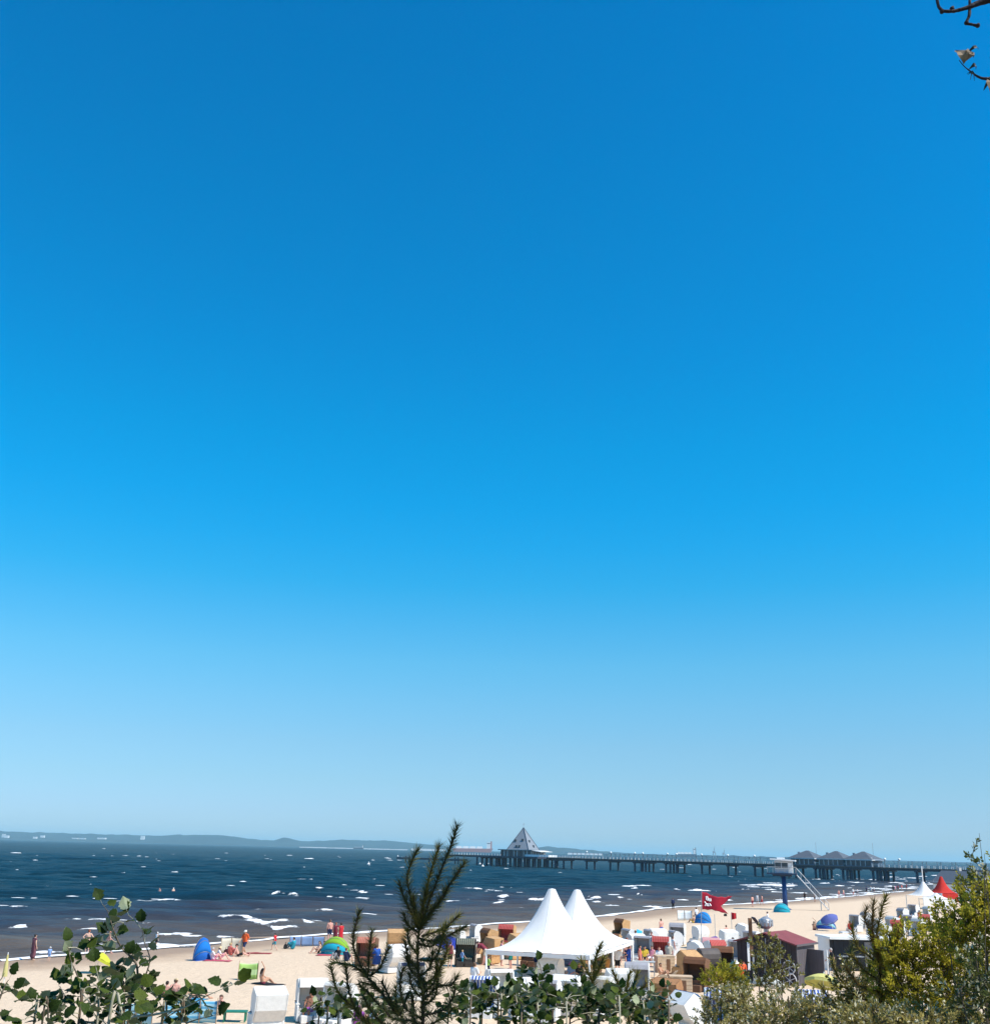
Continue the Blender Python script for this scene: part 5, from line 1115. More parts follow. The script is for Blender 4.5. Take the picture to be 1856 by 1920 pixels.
# ---------------------------------------------------------------- hut, kiosk, post
def hut():
    D = 74.0; b = GD(1446, D); m = F / D
    t = thing('beach_hut', 'dark wooden hut with a red roof standing among the bushes', 'hut', tuple(b), R(-38))
    dk = M('hut_dark_wood', (.035, .026, .03), .7, .25, 2, .3, 8); gy = M('hut_grey_wood', (.105, .092, .10), .75, .15, 2, .3, 8, stretch=(6, 6, .6)); rr = M('roof_red_felt', (.21, .055, .06), .85, .12, 1.5, .3, 12)
    W, L, He, Hp = 4.0, 2.9, 2.42, 2.86
    n = 13
    for k in range(n):                                   # gable wall of upright boards
        x0 = -W / 2 + W * k / n; xm = x0 + W / n / 2; hh = He + (Hp - He) * (1 - abs(xm) / (W / 2))
        za, zb = [He + (Hp - He) * (1 - abs(q) / (W / 2)) for q in (x0, x0 + W / n * .94)]
        obj('plank', MB().add([(x0, -L / 2 - .03, 0), (x0 + W / n * .94, -L / 2 - .03, 0), (x0 + W / n * .94, -L / 2 - .03, zb), (x0, -L / 2 - .03, za), (x0, -L / 2 + .03, 0), (x0 + W / n * .94, -L / 2 + .03, 0), (x0 + W / n * .94, -L / 2 + .03, zb), (x0, -L / 2 + .03, za)], [(0, 1, 2, 3), (7, 6, 5, 4), (0, 3, 7, 4), (1, 5, 6, 2), (3, 2, 6, 7)]), dk, t)
    for k in range(10):
        y0 = -L / 2 + L * (k + .5) / 10
        obj('plank', MB().box((W / 2, y0, He / 2), (.05, L / 10 * .94, He)), gy, t); obj('plank', MB().box((-W / 2, y0, He / 2), (.05, L / 10 * .94, He)), dk, t)
    obj('inner_wall', MB().box((0, 0, He / 2 - .05), (W - .12, L - .12, He - .1)), dk, t)
    ro = obj('roof', MB().add([(-W / 2 - .14, -L / 2 - .3, He - .08), (0, -L / 2 - .3, Hp + .08), (W / 2 + .14, -L / 2 - .3, He - .08), (-W / 2 - .14, L / 2 + .3, He - .08), (0, L / 2 + .3, Hp + .08), (W / 2 + .14, L / 2 + .3, He - .08), (-W / 2 - .14, -L / 2 - .3, He - .0), (0, -L / 2 - .3, Hp + .17), (W / 2 + .14, -L / 2 - .3, He), (-W / 2 - .14, L / 2 + .3, He), (0, L / 2 + .3, Hp + .17), (W / 2 + .14, L / 2 + .3, He)],
        [(6, 7, 10, 9), (7, 8, 11, 10), (0, 3, 4, 1), (1, 4, 5, 2), (0, 1, 7, 6), (1, 2, 8, 7), (3, 9, 10, 4), (4, 10, 11, 5), (2, 5, 11, 8), (0, 6, 9, 3)]), rr, t)
    obj('fascia_board', MB().box((W / 2 + .17, 0, He - .05), (.04, L + .6, .12)), gy, ro)
    vx, vy, vz = -.35, -.55, Hp                          # turning metal ventilator
    v = obj('ventilator', MB().tube([(vx, vy, vz - .2), (vx, vy, vz + .32)], .16, 10).lathe([(.18, .3), (.42, .5), (.46, .7), (.36, .92), (.12, 1.06), (.02, 1.08)], 12, (vx, vy, vz)).mesh('ventilator'), M('galvanised_cowl', (.5, .48, .47), .35, .15, metal=.6), t)
    for k in range(12):
        a = 2 * math.pi * k / 12; obj('vane', MB().box((vx + .45 * math.cos(a), vy + .45 * math.sin(a), vz + .68), (.02, .12, .4), rz=a), steel, v)
    dr = obj('open_door', MB().box((W / 2 + .55, -L / 2 + 1.5, 1.05), (.06, 1.5, 2.1), rz=R(70)), gy, t)
    obj('door_edge', MB().box((W / 2 + 1.27, -L / 2 + 1.75, 1.05), (.05, .08, 2.1)), white_paint, dr)
    wl_ = M('pale_rim', (.6, .58, .58), .5)              # white wheel emblems hung on the wall by the corner
    for cz, r in ((1.05, .40), (.30, .44)):
        ring = [(1.48 + r * math.cos(2 * math.pi * k / 20), -L / 2 - .06, cz + r * math.sin(2 * math.pi * k / 20)) for k in range(21)]
        e = obj('wheel_emblem', MB().tube(ring, .035, 6), wl_, t)
        for k in range(3):
            a = math.pi * k / 3 + .4; obj('spoke', MB().tube([(1.48 - r * math.cos(a), -L / 2 - .06, cz - r * math.sin(a)), (1.48 + r * math.cos(a), -L / 2 - .06, cz + r * math.sin(a))], .022, 5), wl_, e)
    for x in (-.12, .9): obj('roof_prop', MB().tube([(x, -L / 2 - .12, .6), (x + .15, -L / 2 - .12, He + .25)], .03, 5), steel, t)
hut()
def kiosk():
    D = 82.0; b = GD(1606, D)
    t = thing('kiosk', 'black box kiosk with a flat white roof beside the hut', 'kiosk', tuple(b), R(4))
    obj('wall', MB().box((-.15, 1.0, 1.05), (4.5, 2.2, 2.1)), M('kiosk_black', (.012, .013, .02), .45, .2), t)
    for k in range(6):
        obj('panel', MB().box((-2.0 + k * .345, -.125, 1.05), (.335, .04, 1.95)), M('kiosk_black', (.012, .013, .02), .45, .2), t)
    for k in range(4):
        obj('panel', MB().box((.35 + k * .56, -.13, 1.0), (.545, .05, 1.9)), M('kiosk_grey', (.19, .19, .20), .6, .1), t)
    obj('roof', MB().box((-.1, .9, 2.2), (5.0, 2.9, .16)), white_paint, t)
    obj('counter', MB().box((-1.1, -.4, 1.0), (1.8, .45, .06)), steel, t)
    obj('side_screen', MB().box((-2.7, .3, 1.1), (.9, .06, 2.2), rz=R(-30)), white_paint, t)
kiosk()
def solar_post():
    D = 71.0; b = GD(1401, D); t = thing('solar_post', 'tall brown post with a tilted solar panel', 'post', tuple(b)); top = at(1401, 1722, D).z - b.z
    obj('pole', MB().box((0, 0, top - 1.1), (.2, .2, 2.2)), wick_brown, t); obj('pole_foot', MB().tube([(.1, 0, -.2), (.1, 0, top - 2.0)], .055, 8), steel, t)
    pn = obj('solar_panel', MB().box((.42, -.1, top - .25), (.06, .9, .78), ry=R(-38)), M('solar_cells', (.02, .02, .035), .5, .1, spec=.1), t)
    obj('bracket', MB().tube([(0, 0, top - .3), (.42, -.1, top - .25)], .03, 5), steel, pn)
    obj('notice_board', MB().box((-.2, -.1, top - 2.2), (.14, .05, 1.6)), white_paint, t)
solar_post()
# ---------------------------------------------------------------- far tents by the pier
def far_tent(x, ybase, ypeak, half, label, mat, mast=None, eave=2.1):
    b = G(x, ybase); D = b.y; zp = at(x, ypeak, D).z - b.z
    t = thing('pavilion_tent', label, 'tent', tuple(b), R(20), 'pointed tents far along the beach')
    m = MB(); pagoda(m, Vector((0, 0, 0)), Vector((1, 0, 0)), Vector((0, 1, 0)), half, eave, zp, 24, 9); obj('tent_roof', m.mesh('tent_roof', True), mat, t)
    for sx in (-1, 1):
        for sy in (-1, 1): obj('pole', MB().tube([(sx * half * .97, sy * half * .97, -.2), (sx * half * .97, sy * half * .97, eave)], .06, 6), white_paint, t)
    for s in (0, 1): obj('side_cloth', MB().box((0 if s == 0 else half * .97, -half * .97 if s == 0 else 0, eave * .62), (half * 1.9, .03, eave * .72) if s == 0 else (.03, half * 1.9, eave * .72)), mat, t)
    if mast: obj('mast', MB().tube([(0, 0, zp), (0, 0, at(x, mast, D).z - b.z)], .09, 6), white_paint, t)
far_tent(1735, 1704, 1655, 2.15, 'white pointed tent with a mast far along the beach', cloth('tentwhite', (.78, .77, .75)), 1625)
far_tent(1769, 1697, 1645, 2.0, 'bright red pointed tent beside the far white one', cloth('tentred', (.55, .03, .02), .25), None)
far_tent(1758, 1712, 1676, 1.9, 'lower white tent in front of the red one', cloth('tentwhite', (.78, .77, .75)))
def far_house():
    D = 240.0; b = GD(1808, D); t = thing('beach_house', 'small white gabled house with a slate roof at the landward end of the pier', 'house', tuple(b), R(28)); z = lambda y: at(1808, y, D).z - b.z
    He, Hp, w, l = z(1655), z(1634), 3.6, 5.5
    obj('wall', MB().add([(-w, -l, 0), (w, -l, 0), (w, l, 0), (-w, l, 0), (-w, -l, He), (w, -l, He), (w, l, He), (-w, l, He), (0, -l, Hp - .2), (0, l, Hp - .2)], [(0, 1, 5, 8, 4), (2, 3, 7, 9, 6), (1, 2, 6, 5), (3, 0, 4, 7)]), white_paint, t)
    ro = obj('roof', MB().sheet([[(-w - .4, -l - .5, He - .3), (-w - .4, l + .5, He - .3)], [(0, -l - .5, Hp), (0, l + .5, Hp)], [(w + .4, -l - .5, He - .3), (w + .4, l + .5, He - .3)]], .2), slate, t)
    obj('chimney', MB().box((.8, 2, Hp), (.7, .7, 1.4)), concrete, ro)
    for k in (-1, 1):
        f = obj('window', MB().box((k * 1.5, -l - .03, 1.7), (.9, .08, 1.2)), glass, t); obj('sill', MB().box((k * 1.5, -l - .1, 1.05), (1.1, .2, .08)), concrete, f)
    obj('door', MB().box((0, -l - .03, 1.05), (.9, .08, 2.1)), wick_brown, t)
far_house()
for k, (x, y, lab) in enumerate([(905, 1626, 'white buoy left of the restaurant piles'), (691, 1622, 'white buoy out in the bay below the breakwater'), (746, 1606.5, 'white buoy beside the pier head'), (900, 1622, 'small white buoy next to the restaurant')]):
    q = sea_at(x, y); t = thing('buoy', lab, 'buoy', (q.x, q.y, 0), 0, 'white buoys')
    obj('float', MB().lathe([(.02, -.6), (.7, -.3), (.85, .1), (.6, .6), (.12, .85), (.1, 1.5), (.02, 1.55)], 12).mesh('float', True), white_paint, t); obj('band', MB().lathe([(.86, .05), (.88, .12), (.86, .2)], 12), red_hull, t)
# ---------------------------------------------------------------- plants on the dune
leaf_top = M('poplar_leaf_top', (.034, .056, .010), .6, .6, 14, spec=.12, transl=.16)
leaf_sunlit = M('poplar_leaf_sunlit', (.085, .115, .016), .6, .4, 14, spec=.12, transl=.32)  # brighter lime for young leaves, with sunlight put into the colour
leaf_back = M('poplar_leaf_underside', (.33, .36, .22), .85, .2, 14, spec=.05, transl=.12)
bark = M('poplar_bark', (.15, .11, .075), .8, .3, 20, .3, 60)
pale_bark = M('pale_shoot_bark', (.34, .31, .22), .8, .2, 20)
pine_bark = M('pine_bark', (.045, .028, .018), .9, .3, 20, .4, 60)
def leaf_mesh(k):
    """lobed poplar leaf: green upper face and felted pale lower face, a millimetre apart"""
    r = random.Random(k); out = [(0, 0)]
    half = [(.22, .06), (.40, .22), (.36, .34), (.47, .46), (.36, .58), (.36, .68), (.22, .80), (.10, .93)]
    half = [(x * r.uniform(.85, 1.12), y + r.uniform(-.02, .02)) for x, y in half]
    cup, curl = r.uniform(-.15, .35), r.uniform(-.3, .45)
    def z(x, y): return cup * abs(x) * .8 + curl * (y - .4) ** 2 * (-1)
    ridge = [(0, y) for _, y in half]; vs, fs = [], []
    for off, flip in ((.011, False), (-.011, True)):
        o = len(vs); vs.append((0, 0, z(0, 0) + off))
        for x, y in half: vs += [(-x, y, z(x, y) + off), (0, y, z(0, y) + off), (x, y, z(x, y) + off)]
        vs.append((0, 1.0, z(0, 1) + off)); n = len(half); q = []
        q += [(o, o + 2, o + 1), (o, o + 3, o + 2)]
        for i in range(n - 1):
            a, b = o + 1 + 3 * i, o + 4 + 3 * i; q += [(a, a + 1, b + 1, b), (a + 1, a + 2, b + 2, b + 1)]
        a = o + 1 + 3 * (n - 1); q += [(a, a + 1, o + 1 + 3 * n), (a + 1, a + 2, o + 1 + 3 * n)]
        fs += [(t if not flip else t[::-1]) for t in q]
    nt = len(fs) // 2
    mb = MB().add(vs, fs); mb.tube([(0, .02, z(0, 0)), (0, -.22, -.03), (0, -.42, -.1)], [.016, .013, .016], 4)
    me = mb.mesh('leaf'); me.materials.append(leaf_sunlit if k % 3 == 2 else leaf_top); me.materials.append(leaf_back); me.materials.append(pale_bark)
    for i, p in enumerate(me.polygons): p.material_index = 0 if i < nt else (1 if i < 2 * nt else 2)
    return me
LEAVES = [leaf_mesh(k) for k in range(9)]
def put_leaf(parent, pos, direction, up, size):
    y = direction.normalized(); x = y.cross(up); x = x.normalized() if x.length > 1e-3 else Vector((1, 0, 0)); z = x.cross(y)
    o = bpy.data.objects.new('leaf', random.choice(LEAVES)); C.objects.link(o); o.parent = parent
    q = pos + y * size * .42
    o.matrix_local = Matrix(((x.x, y.x, z.x, q.x), (x.y, y.y, z.y, q.y), (x.z, y.z, z.z, q.z), (0, 0, 0, 1))) @ Matrix.Scale(size, 4)
def smooth_path(P, n=6):
    out = []
    for i in range(len(P) - 1):
        p0, p1, p2, p3 = P[max(i - 1, 0)], P[i], P[i + 1], P[min(i + 2, len(P) - 1)]
        for k in range(n):
            t = k / n; out.append(.5 * ((2 * p1) + (p2 - p0) * t + (2 * p0 - 5 * p1 + 4 * p2 - p3) * t * t + (3 * p1 - p0 - 3 * p2 + p3) * t ** 3))
    return out + [P[-1]]
def poplar(label, stems, size, gap, seed, bend=.06, lower=1.0):
    """stems: lists of (photo x, photo y, metres ahead); each rises from the dune under its first point"""
    rnd = random.Random(seed); q0 = at(*stems[0][0]); base = Vector((q0.x, q0.y, tz(q0.x, q0.y)))
    t = thing('poplar_sapling', label, 'shrub', tuple(base), 0, 'young silver poplars on the dune'); n = 0
    for st in stems:
        P_ = [at(*s) for s in st]; foot = Vector((P_[0].x * .97, P_[0].y, tz(P_[0].x, P_[0].y) - .05))
        path = smooth_path([p - base for p in [foot] + P_]); r0 = .0048 + .0004 * len(st)
        obj('stem', MB().tube(path, [max(.0016, r0 * (1 - k / len(path)) ** .8) for k in range(len(path))], 6).mesh('stem', True), bark if rnd.random() < .6 else pale_bark, t)
        L = 0; total = sum((path[i + 1] - path[i]).length for i in range(len(path) - 1)); start = (path[6] - path[0]).length if len(path) > 6 else 0; s = 0; nxt = start
        for i in range(len(path) - 1):
            seg = path[i + 1] - path[i]; s += seg.length
            while nxt < s and n < 300:
                p = path[i] + seg * max(0, 1 - (s - nxt) / max(seg.length, 1e-6)); nxt += gap * rnd.uniform(.5, 1.5)
                a = rnd.uniform(0, 6.283); d = Vector((math.cos(a), math.sin(a), rnd.uniform(-.35, .8)))
                k = rnd.random()
                if k < .38:                                  # short side twig with a tuft
                    e = p + d.normalized() * rnd.uniform(.03, .10); obj('twig', MB().tube([p, p.lerp(e, .5) + Vector((0, 0, .006)), e], [.003, .0025, .002], 4), pale_bark, t)
                    for _ in range(rnd.choice((2, 3, 3))):
                        if n >= 300: break
                        put_leaf(t, e, d + Vector((rnd.gauss(0, .7), rnd.gauss(0, .7), rnd.gauss(.1, .5))), Vector((rnd.gauss(0, .9), rnd.gauss(-.3, .9), 1)), size * rnd.uniform(.65, 1.15)); n += 1
                else:
                    put_leaf(t, p, d, Vector((rnd.gauss(0, .9), rnd.gauss(-.3, .9), 1)), size * rnd.uniform(.7, 1.2)); n += 1
        put_leaf(t, path[-1], (path[-1] - path[-3]).normalized() + Vector((0, 0, .4)), Vector((rnd.gauss(0, .4), -.8, .6)), size * 1.05); n += 1
    return t
D1 = 5.0
poplar('silver poplar sapling, tallest of the left clump', [[(238, 1940, D1), (254, 1870, D1), (256, 1810, 4.95), (228, 1778, 4.95), (212, 1742, 4.9), (203, 1712, 4.9), (193, 1697, 4.9)], [(262, 1940, 5.1), (264, 1880, 5.1), (270, 1840, 5.1), (281, 1800, 5.1), (270, 1765, 5.15), (266, 1740, 5.15)], [(230, 1935, 4.9), (215, 1850, 4.9), (235, 1800, 4.9)]], .055, .021, 3)
poplar('silver poplar sapling leaning out over the pale sand, second of the left clump', [[(145, 1940, 4.8), (152, 1890, 4.8), (148, 1840, 4.8), (133, 1802, 4.8), (128, 1776, 4.8)], [(90, 1948, 4.9), (108, 1908, 4.9), (122, 1876, 4.9), (112, 1850, 4.9)], [(180, 1945, 4.7), (175, 1895, 4.7), (186, 1850, 4.7), (180, 1815, 4.7)]], .055, .021, 4)
poplar('silver poplar with a long low twig reaching towards the big white chair', [[(200, 1945, 4.4), (235, 1912, 4.4), (290, 1903, 4.4), (345, 1890, 4.4), (392, 1866, 4.4), (438, 1846, 4.4)], [(300, 1948, 4.6), (312, 1915, 4.6), (302, 1885, 4.6), (286, 1862, 4.6)], [(335, 1948, 4.5), (350, 1920, 4.5), (400, 1905, 4.45)]], .056, .027, 5)
poplar('small poplar shoot standing alone on the sand side of the left clump', [[(60, 1948, 4.6), (66, 1918, 4.6), (62, 1892, 4.6)], [(75, 1948, 4.6), (92, 1925, 4.6), (110, 1915, 4.6)]], .055, .05, 6)
poplar('poplar twig reaching in at the left frame edge', [[(-30, 1925, 4.3), (-4, 1880, 4.3), (9, 1850, 4.3), (16, 1838, 4.3)], [(-40, 1900, 4.3), (-6, 1870, 4.3), (18, 1858, 4.3)]], .045, .085, 8)
def strip(label, xs, tops, D, seed, size=.047, gap=.022):
    rnd = random.Random(seed); st = []
    for x, y in zip(xs, tops): st.append([(x + rnd.uniform(-14, 14), 1950, D + rnd.uniform(-.4, .4)), (x + rnd.uniform(-10, 10), 1950 * .35 + y * .65, D), (x, y + 12, D)])
    return poplar(label, st, size, gap, seed)
strip('low poplar bush between the white beach chairs and the pine', (596, 612, 640, 668, 700, 722), (1862, 1900, 1880, 1898, 1893, 1888), 5.6, 11, .048, .032)
strip('low poplar bush in front of the tent, nearest the pine', (872, 890, 908, 930, 948, 966, 850), (1878, 1852, 1868, 1846, 1838, 1862, 1895), 5.8, 12)
strip('tall poplar bush in front of the tent under the round white chair', (985, 1000, 1012, 1022, 1040, 1060, 975), (1822, 1838, 1796, 1822, 1860, 1868, 1850), 5.9, 13, .047)
strip('poplar bush in front of the tent around the thin pine shoot', (1078, 1090, 1100, 1118, 1132, 1146), (1815, 1840, 1868, 1872, 1880, 1868), 6.0, 14)
strip('dark poplar bush left of the near brown beach chair', (1150, 1165, 1180, 1196, 1214, 1230, 1246), (1862, 1868, 1885, 1862, 1890, 1890, 1897), 5.7, 15)
# ---- pines
def shoot(mb, nb, path, r0, nl, dens, rnd, spread=.62, start=0.0, ws=1.0):
    path = smooth_path(path, 7); n = len(path)
    mb.tube(path, [max(.0035, r0 * (1 - .62 * k / n)) for k in range(n)], 6)
    for i in range(n - 1):
        seg = path[i + 1] - path[i]; t = seg.normalized(); a = t.orthogonal().normalized(); b = t.cross(a)
        if i / n < start: continue
        for _ in range(max(1, int(seg.length * dens))):
            p = path[i] + seg * rnd.random(); th = rnd.uniform(0, 6.283); rad = a * math.cos(th) + b * math.sin(th)
            lean = spread * rnd.uniform(.7, 1.3) * (1 - .45 * max(0, i / n - .7) / .3)
            d = (t * math.cos(lean) + rad * math.sin(lean)); l = nl * rnd.uniform(.75, 1.15)
            w = d.cross(rad + t * .3); w = w.normalized() * .0016 * ws; v = d.cross(w).normalized() * .0011 * ws
            p = p + rad * .003; q = p + d * l + rad * l * .1
            nb.add([p - w, p + w, p + v * 1.6, q], [(0, 1, 3), (1, 2, 3), (2, 0, 3)])
def pine(label, shoots, D, nl, dens, seed, mats, r0=.008, start=0.0, spread=.62):
    rnd = random.Random(seed); f = at(shoots[0][0][0], shoots[0][0][1], D); base = Vector((f.x, f.y, tz(f.x, f.y)))
    t = thing('pine_sapling', label, 'pine', tuple(base), 0, 'young pines on the dune')
    wb = [MB() for _ in mats]; nbs = [MB() for _ in mats]
    for k, s in enumerate(shoots):
        q = [at(p[0], p[1], D + (p[2] if len(p) > 2 else 0)) - base for p in s]
        if k == 0: q = [Vector((q[0].x, q[0].y, -.1))] + q
        mi = k % len(mats) if k else 0
        shoot(wb[mi], nbs[mi], q, r0 * (2.0 if k == 0 else 1.0), nl, dens, rnd, spread, start if k == 0 else 0, D / 4.4)
    for mi, m_ in enumerate(mats):
        if wb[mi].v: obj('stem' if mi == 0 else 'shoot', wb[mi].mesh('stem', True), pine_bark, t)
        if nbs[mi].v: obj('needles', nbs[mi], m_, t)['kind'] = 'stuff'
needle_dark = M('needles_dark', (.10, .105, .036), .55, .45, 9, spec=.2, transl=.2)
needle_lit = M('needles_yellow_lit', (.26, .225, .055), .6, .35, 9, spec=.2, transl=.3)  # yellowish shoots; sun falling on parts of the dark pine put into the colour
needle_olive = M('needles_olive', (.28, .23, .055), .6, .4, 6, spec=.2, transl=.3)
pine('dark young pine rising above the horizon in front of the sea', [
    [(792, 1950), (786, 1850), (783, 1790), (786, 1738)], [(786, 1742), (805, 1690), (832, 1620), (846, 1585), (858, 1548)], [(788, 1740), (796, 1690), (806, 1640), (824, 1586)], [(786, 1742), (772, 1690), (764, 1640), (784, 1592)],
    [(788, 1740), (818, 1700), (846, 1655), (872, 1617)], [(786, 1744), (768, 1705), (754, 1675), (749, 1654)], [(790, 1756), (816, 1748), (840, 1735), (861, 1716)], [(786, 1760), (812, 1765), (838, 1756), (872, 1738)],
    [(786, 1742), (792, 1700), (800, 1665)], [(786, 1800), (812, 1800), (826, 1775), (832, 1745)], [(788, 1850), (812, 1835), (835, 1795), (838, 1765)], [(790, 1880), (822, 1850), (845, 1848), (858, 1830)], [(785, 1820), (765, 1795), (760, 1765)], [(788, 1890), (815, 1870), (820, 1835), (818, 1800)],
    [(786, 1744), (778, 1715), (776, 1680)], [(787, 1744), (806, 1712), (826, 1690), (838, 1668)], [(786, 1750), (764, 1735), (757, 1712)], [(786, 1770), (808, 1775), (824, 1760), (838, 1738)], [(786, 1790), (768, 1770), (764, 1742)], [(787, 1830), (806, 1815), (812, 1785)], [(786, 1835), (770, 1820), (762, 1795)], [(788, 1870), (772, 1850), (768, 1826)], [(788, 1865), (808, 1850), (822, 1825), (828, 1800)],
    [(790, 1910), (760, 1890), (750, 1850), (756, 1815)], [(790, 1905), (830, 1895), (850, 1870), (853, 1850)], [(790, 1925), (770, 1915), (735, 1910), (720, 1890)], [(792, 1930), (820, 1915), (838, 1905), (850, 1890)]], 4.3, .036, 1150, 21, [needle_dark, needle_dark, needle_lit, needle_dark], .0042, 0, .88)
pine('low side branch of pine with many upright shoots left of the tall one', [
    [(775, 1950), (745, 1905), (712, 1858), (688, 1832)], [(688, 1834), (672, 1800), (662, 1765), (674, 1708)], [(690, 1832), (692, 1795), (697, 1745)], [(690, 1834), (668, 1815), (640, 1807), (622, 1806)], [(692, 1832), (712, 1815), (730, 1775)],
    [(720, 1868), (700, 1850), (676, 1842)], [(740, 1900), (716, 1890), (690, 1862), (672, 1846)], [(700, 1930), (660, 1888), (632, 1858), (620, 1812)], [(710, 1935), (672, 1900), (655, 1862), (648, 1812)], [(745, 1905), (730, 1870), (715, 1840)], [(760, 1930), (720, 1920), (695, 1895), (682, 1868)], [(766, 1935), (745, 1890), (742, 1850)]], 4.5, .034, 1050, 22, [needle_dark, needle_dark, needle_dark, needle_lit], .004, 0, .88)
pine('slender yellowish pine shoot in front of the tent', [[(1102, 1950), (1107, 1880), (1112, 1835)], [(1112, 1838), (1116, 1800), (1126, 1772)], [(1111, 1840), (1098, 1818), (1090, 1800)], [(1112, 1838), (1124, 1815), (1132, 1795)], [(1104, 1920), (1085, 1885), (1060, 1850)], [(1106, 1900), (1125, 1870), (1140, 1845)]], 6.2, .05, 900, 23, [needle_olive, needle_lit], .005, .3, .7)
pine('fan of thin pine shoots left of the near brown beach chair', [[(1180, 1960), (1176, 1905), (1172, 1870)], [(1172, 1880), (1160, 1850), (1150, 1822)], [(1173, 1875), (1176, 1845), (1182, 1822)], [(1174, 1885), (1186, 1850), (1196, 1826)], [(1176, 1900), (1196, 1870), (1212, 1842)], [(1178, 1920), (1204, 1890), (1226, 1855)]], 6.6, .05, 700, 24, [needle_olive, needle_lit], .0045, .2, .5)
pine('brownish pine tips standing above the kiosk roof', [[(1652, 1900), (1650, 1840), (1648, 1800)], [(1648, 1805), (1636, 1760), (1622, 1725), (1624, 1702)], [(1648, 1800), (1644, 1755), (1652, 1712), (1661, 1680)], [(1648, 1805), (1636, 1750), (1638, 1690)], [(1650, 1810), (1625, 1790), (1606, 1775), (1596, 1735)], [(1650, 1830), (1675, 1790), (1684, 1745)], [(1650, 1840), (1620, 1820), (1596, 1790)], [(1650, 1860), (1612, 1850), (1586, 1815)], [(1652, 1870), (1688, 1830), (1700, 1790)]], 10.5, .075, 520, 25, [needle_olive, M('needles_brown', (.24, .16, .05), .7, .3, 6, transl=.2)], .008, 0, .75)
pine('olive pine growing at the corner of the hut', [[(1590, 1960), (1592, 1900), (1594, 1850)], [(1594, 1855), (1590, 1810), (1598, 1775)], [(1594, 1860), (1570, 1830), (1560, 1800)], [(1592, 1880), (1622, 1850), (1632, 1810)], [(1592, 1900), (1560, 1880), (1540, 1850)], [(1592, 1900), (1630, 1880), (1650, 1850)]], 11.5, .08, 480, 26, [needle_olive, needle_dark], .008, 0, .75)
# ---- broad-leaved bushes on the dune
bush_wood = M('bush_wood', (.10, .075, .05), .85, .3, 12)
def bush(label, clumps, D, leafmat, seed, twigs=260, ll=.052, lw=.0105, per=13, up=.5, stems=6, name='buckthorn_bush', glint=None):
    """clumps: (x, y, rx, ry) ellipses in the photo at distance D; each becomes a volume as deep as it is wide"""
    rnd = random.Random(seed); xm = sum(c[0] for c in clumps) / len(clumps); g0 = at(xm, 1900, D); base = Vector((g0.x, g0.y, tz(g0.x, g0.y)))
    t = thing(name, label, 'bush', tuple(base), 0, 'leafy bushes on the dune'); s = D / F; wood = MB(); lv = [MB(), MB()]
    for cx, cy, rx, ry in clumps:
        c = at(cx, cy, D) - base; rx_, rz_ = rx * s, ry * s; dp = max(.25, min(rx_, 1.2) * .9)
        root = Vector((c.x * .35 + rnd.uniform(-.1, .1), c.y * .4 + rnd.uniform(-.15, .15), -.05))
        wood.tube(smooth_path([root, root.lerp(c, .55) + Vector((rnd.uniform(-.1, .1), rnd.uniform(-.1, .1), 0)), c, c + Vector((0, 0, rz_ * .6))], 4), [kw * min(1, rx_ / .35 + .15) for kw in (.018, .017, .016, .015, .014, .012, .011, .010, .009, .007, .005, .004, .003)], 5)
        n = int(twigs * (rx_ * rz_) ** .5 / .35 * (rx_ / .35) ** .5)
        for _ in range(n):
            th, ph = rnd.uniform(0, 6.283), math.acos(rnd.uniform(-1, 1)); q = rnd.random() ** .45
            o = Vector((math.sin(ph) * math.cos(th) * rx_, math.sin(ph) * math.sin(th) * dp, math.cos(ph) * rz_)) * q
            p = c + o; d = (o.normalized() * .7 + Vector((rnd.gauss(0, .4), rnd.gauss(0, .4), up + rnd.gauss(0, .3)))).normalized(); L = rnd.uniform(.10, .26) * min(1.3, max(.55, rz_ / .5))
            e = p + d * L; wood.tube([p - d * L * .4, e], [.004, .0016], 3, False)
            a = d.orthogonal().normalized(); b = d.cross(a)
            for k in range(per):
                f = (k + rnd.random()) / per; th2 = k * 2.4 + rnd.uniform(-.4, .4); out = a * math.cos(th2) + b * math.sin(th2)
                dd = (d * .75 + out * .75 + Vector((0, 0, rnd.gauss(0, .2)))).normalized(); l = ll * rnd.uniform(.6, 1.2) * (1 - .35 * f)
                w = dd.cross(out + Vector((rnd.gauss(0, .5), rnd.gauss(0, .5), rnd.gauss(0, .5)))); w = w.normalized() * lw * rnd.uniform(.8, 1.2) if w.length > 1e-3 else a * lw
                b0 = p + d * L * f; nn = dd.cross(w).normalized() * l * .1
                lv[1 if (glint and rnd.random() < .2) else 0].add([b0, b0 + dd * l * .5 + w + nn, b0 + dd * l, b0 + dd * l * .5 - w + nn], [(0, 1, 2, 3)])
    obj('stems', wood, bush_wood, t)
    obj('leaves', lv[0], leafmat, t)['kind'] = 'stuff'
    if lv[1].v: obj('pale_leaves', lv[1], glint, t)['kind'] = 'stuff'
lf_silver = M('buckthorn_leaf', (.34, .285, .095), .65, .5, 7, spec=.1, transl=.42)
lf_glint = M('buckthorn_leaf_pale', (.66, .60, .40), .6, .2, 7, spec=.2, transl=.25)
lf_olive = M('olive_leaf', (.23, .195, .045), .65, .5, 6, spec=.1, transl=.42)
lf_lime = M('willow_leaf', (.40, .35, .04), .6, .5, 5, spec=.1, transl=.55)
lf_deep = M('deep_leaf', (.10, .11, .03), .6, .5, 6, spec=.1, transl=.35)
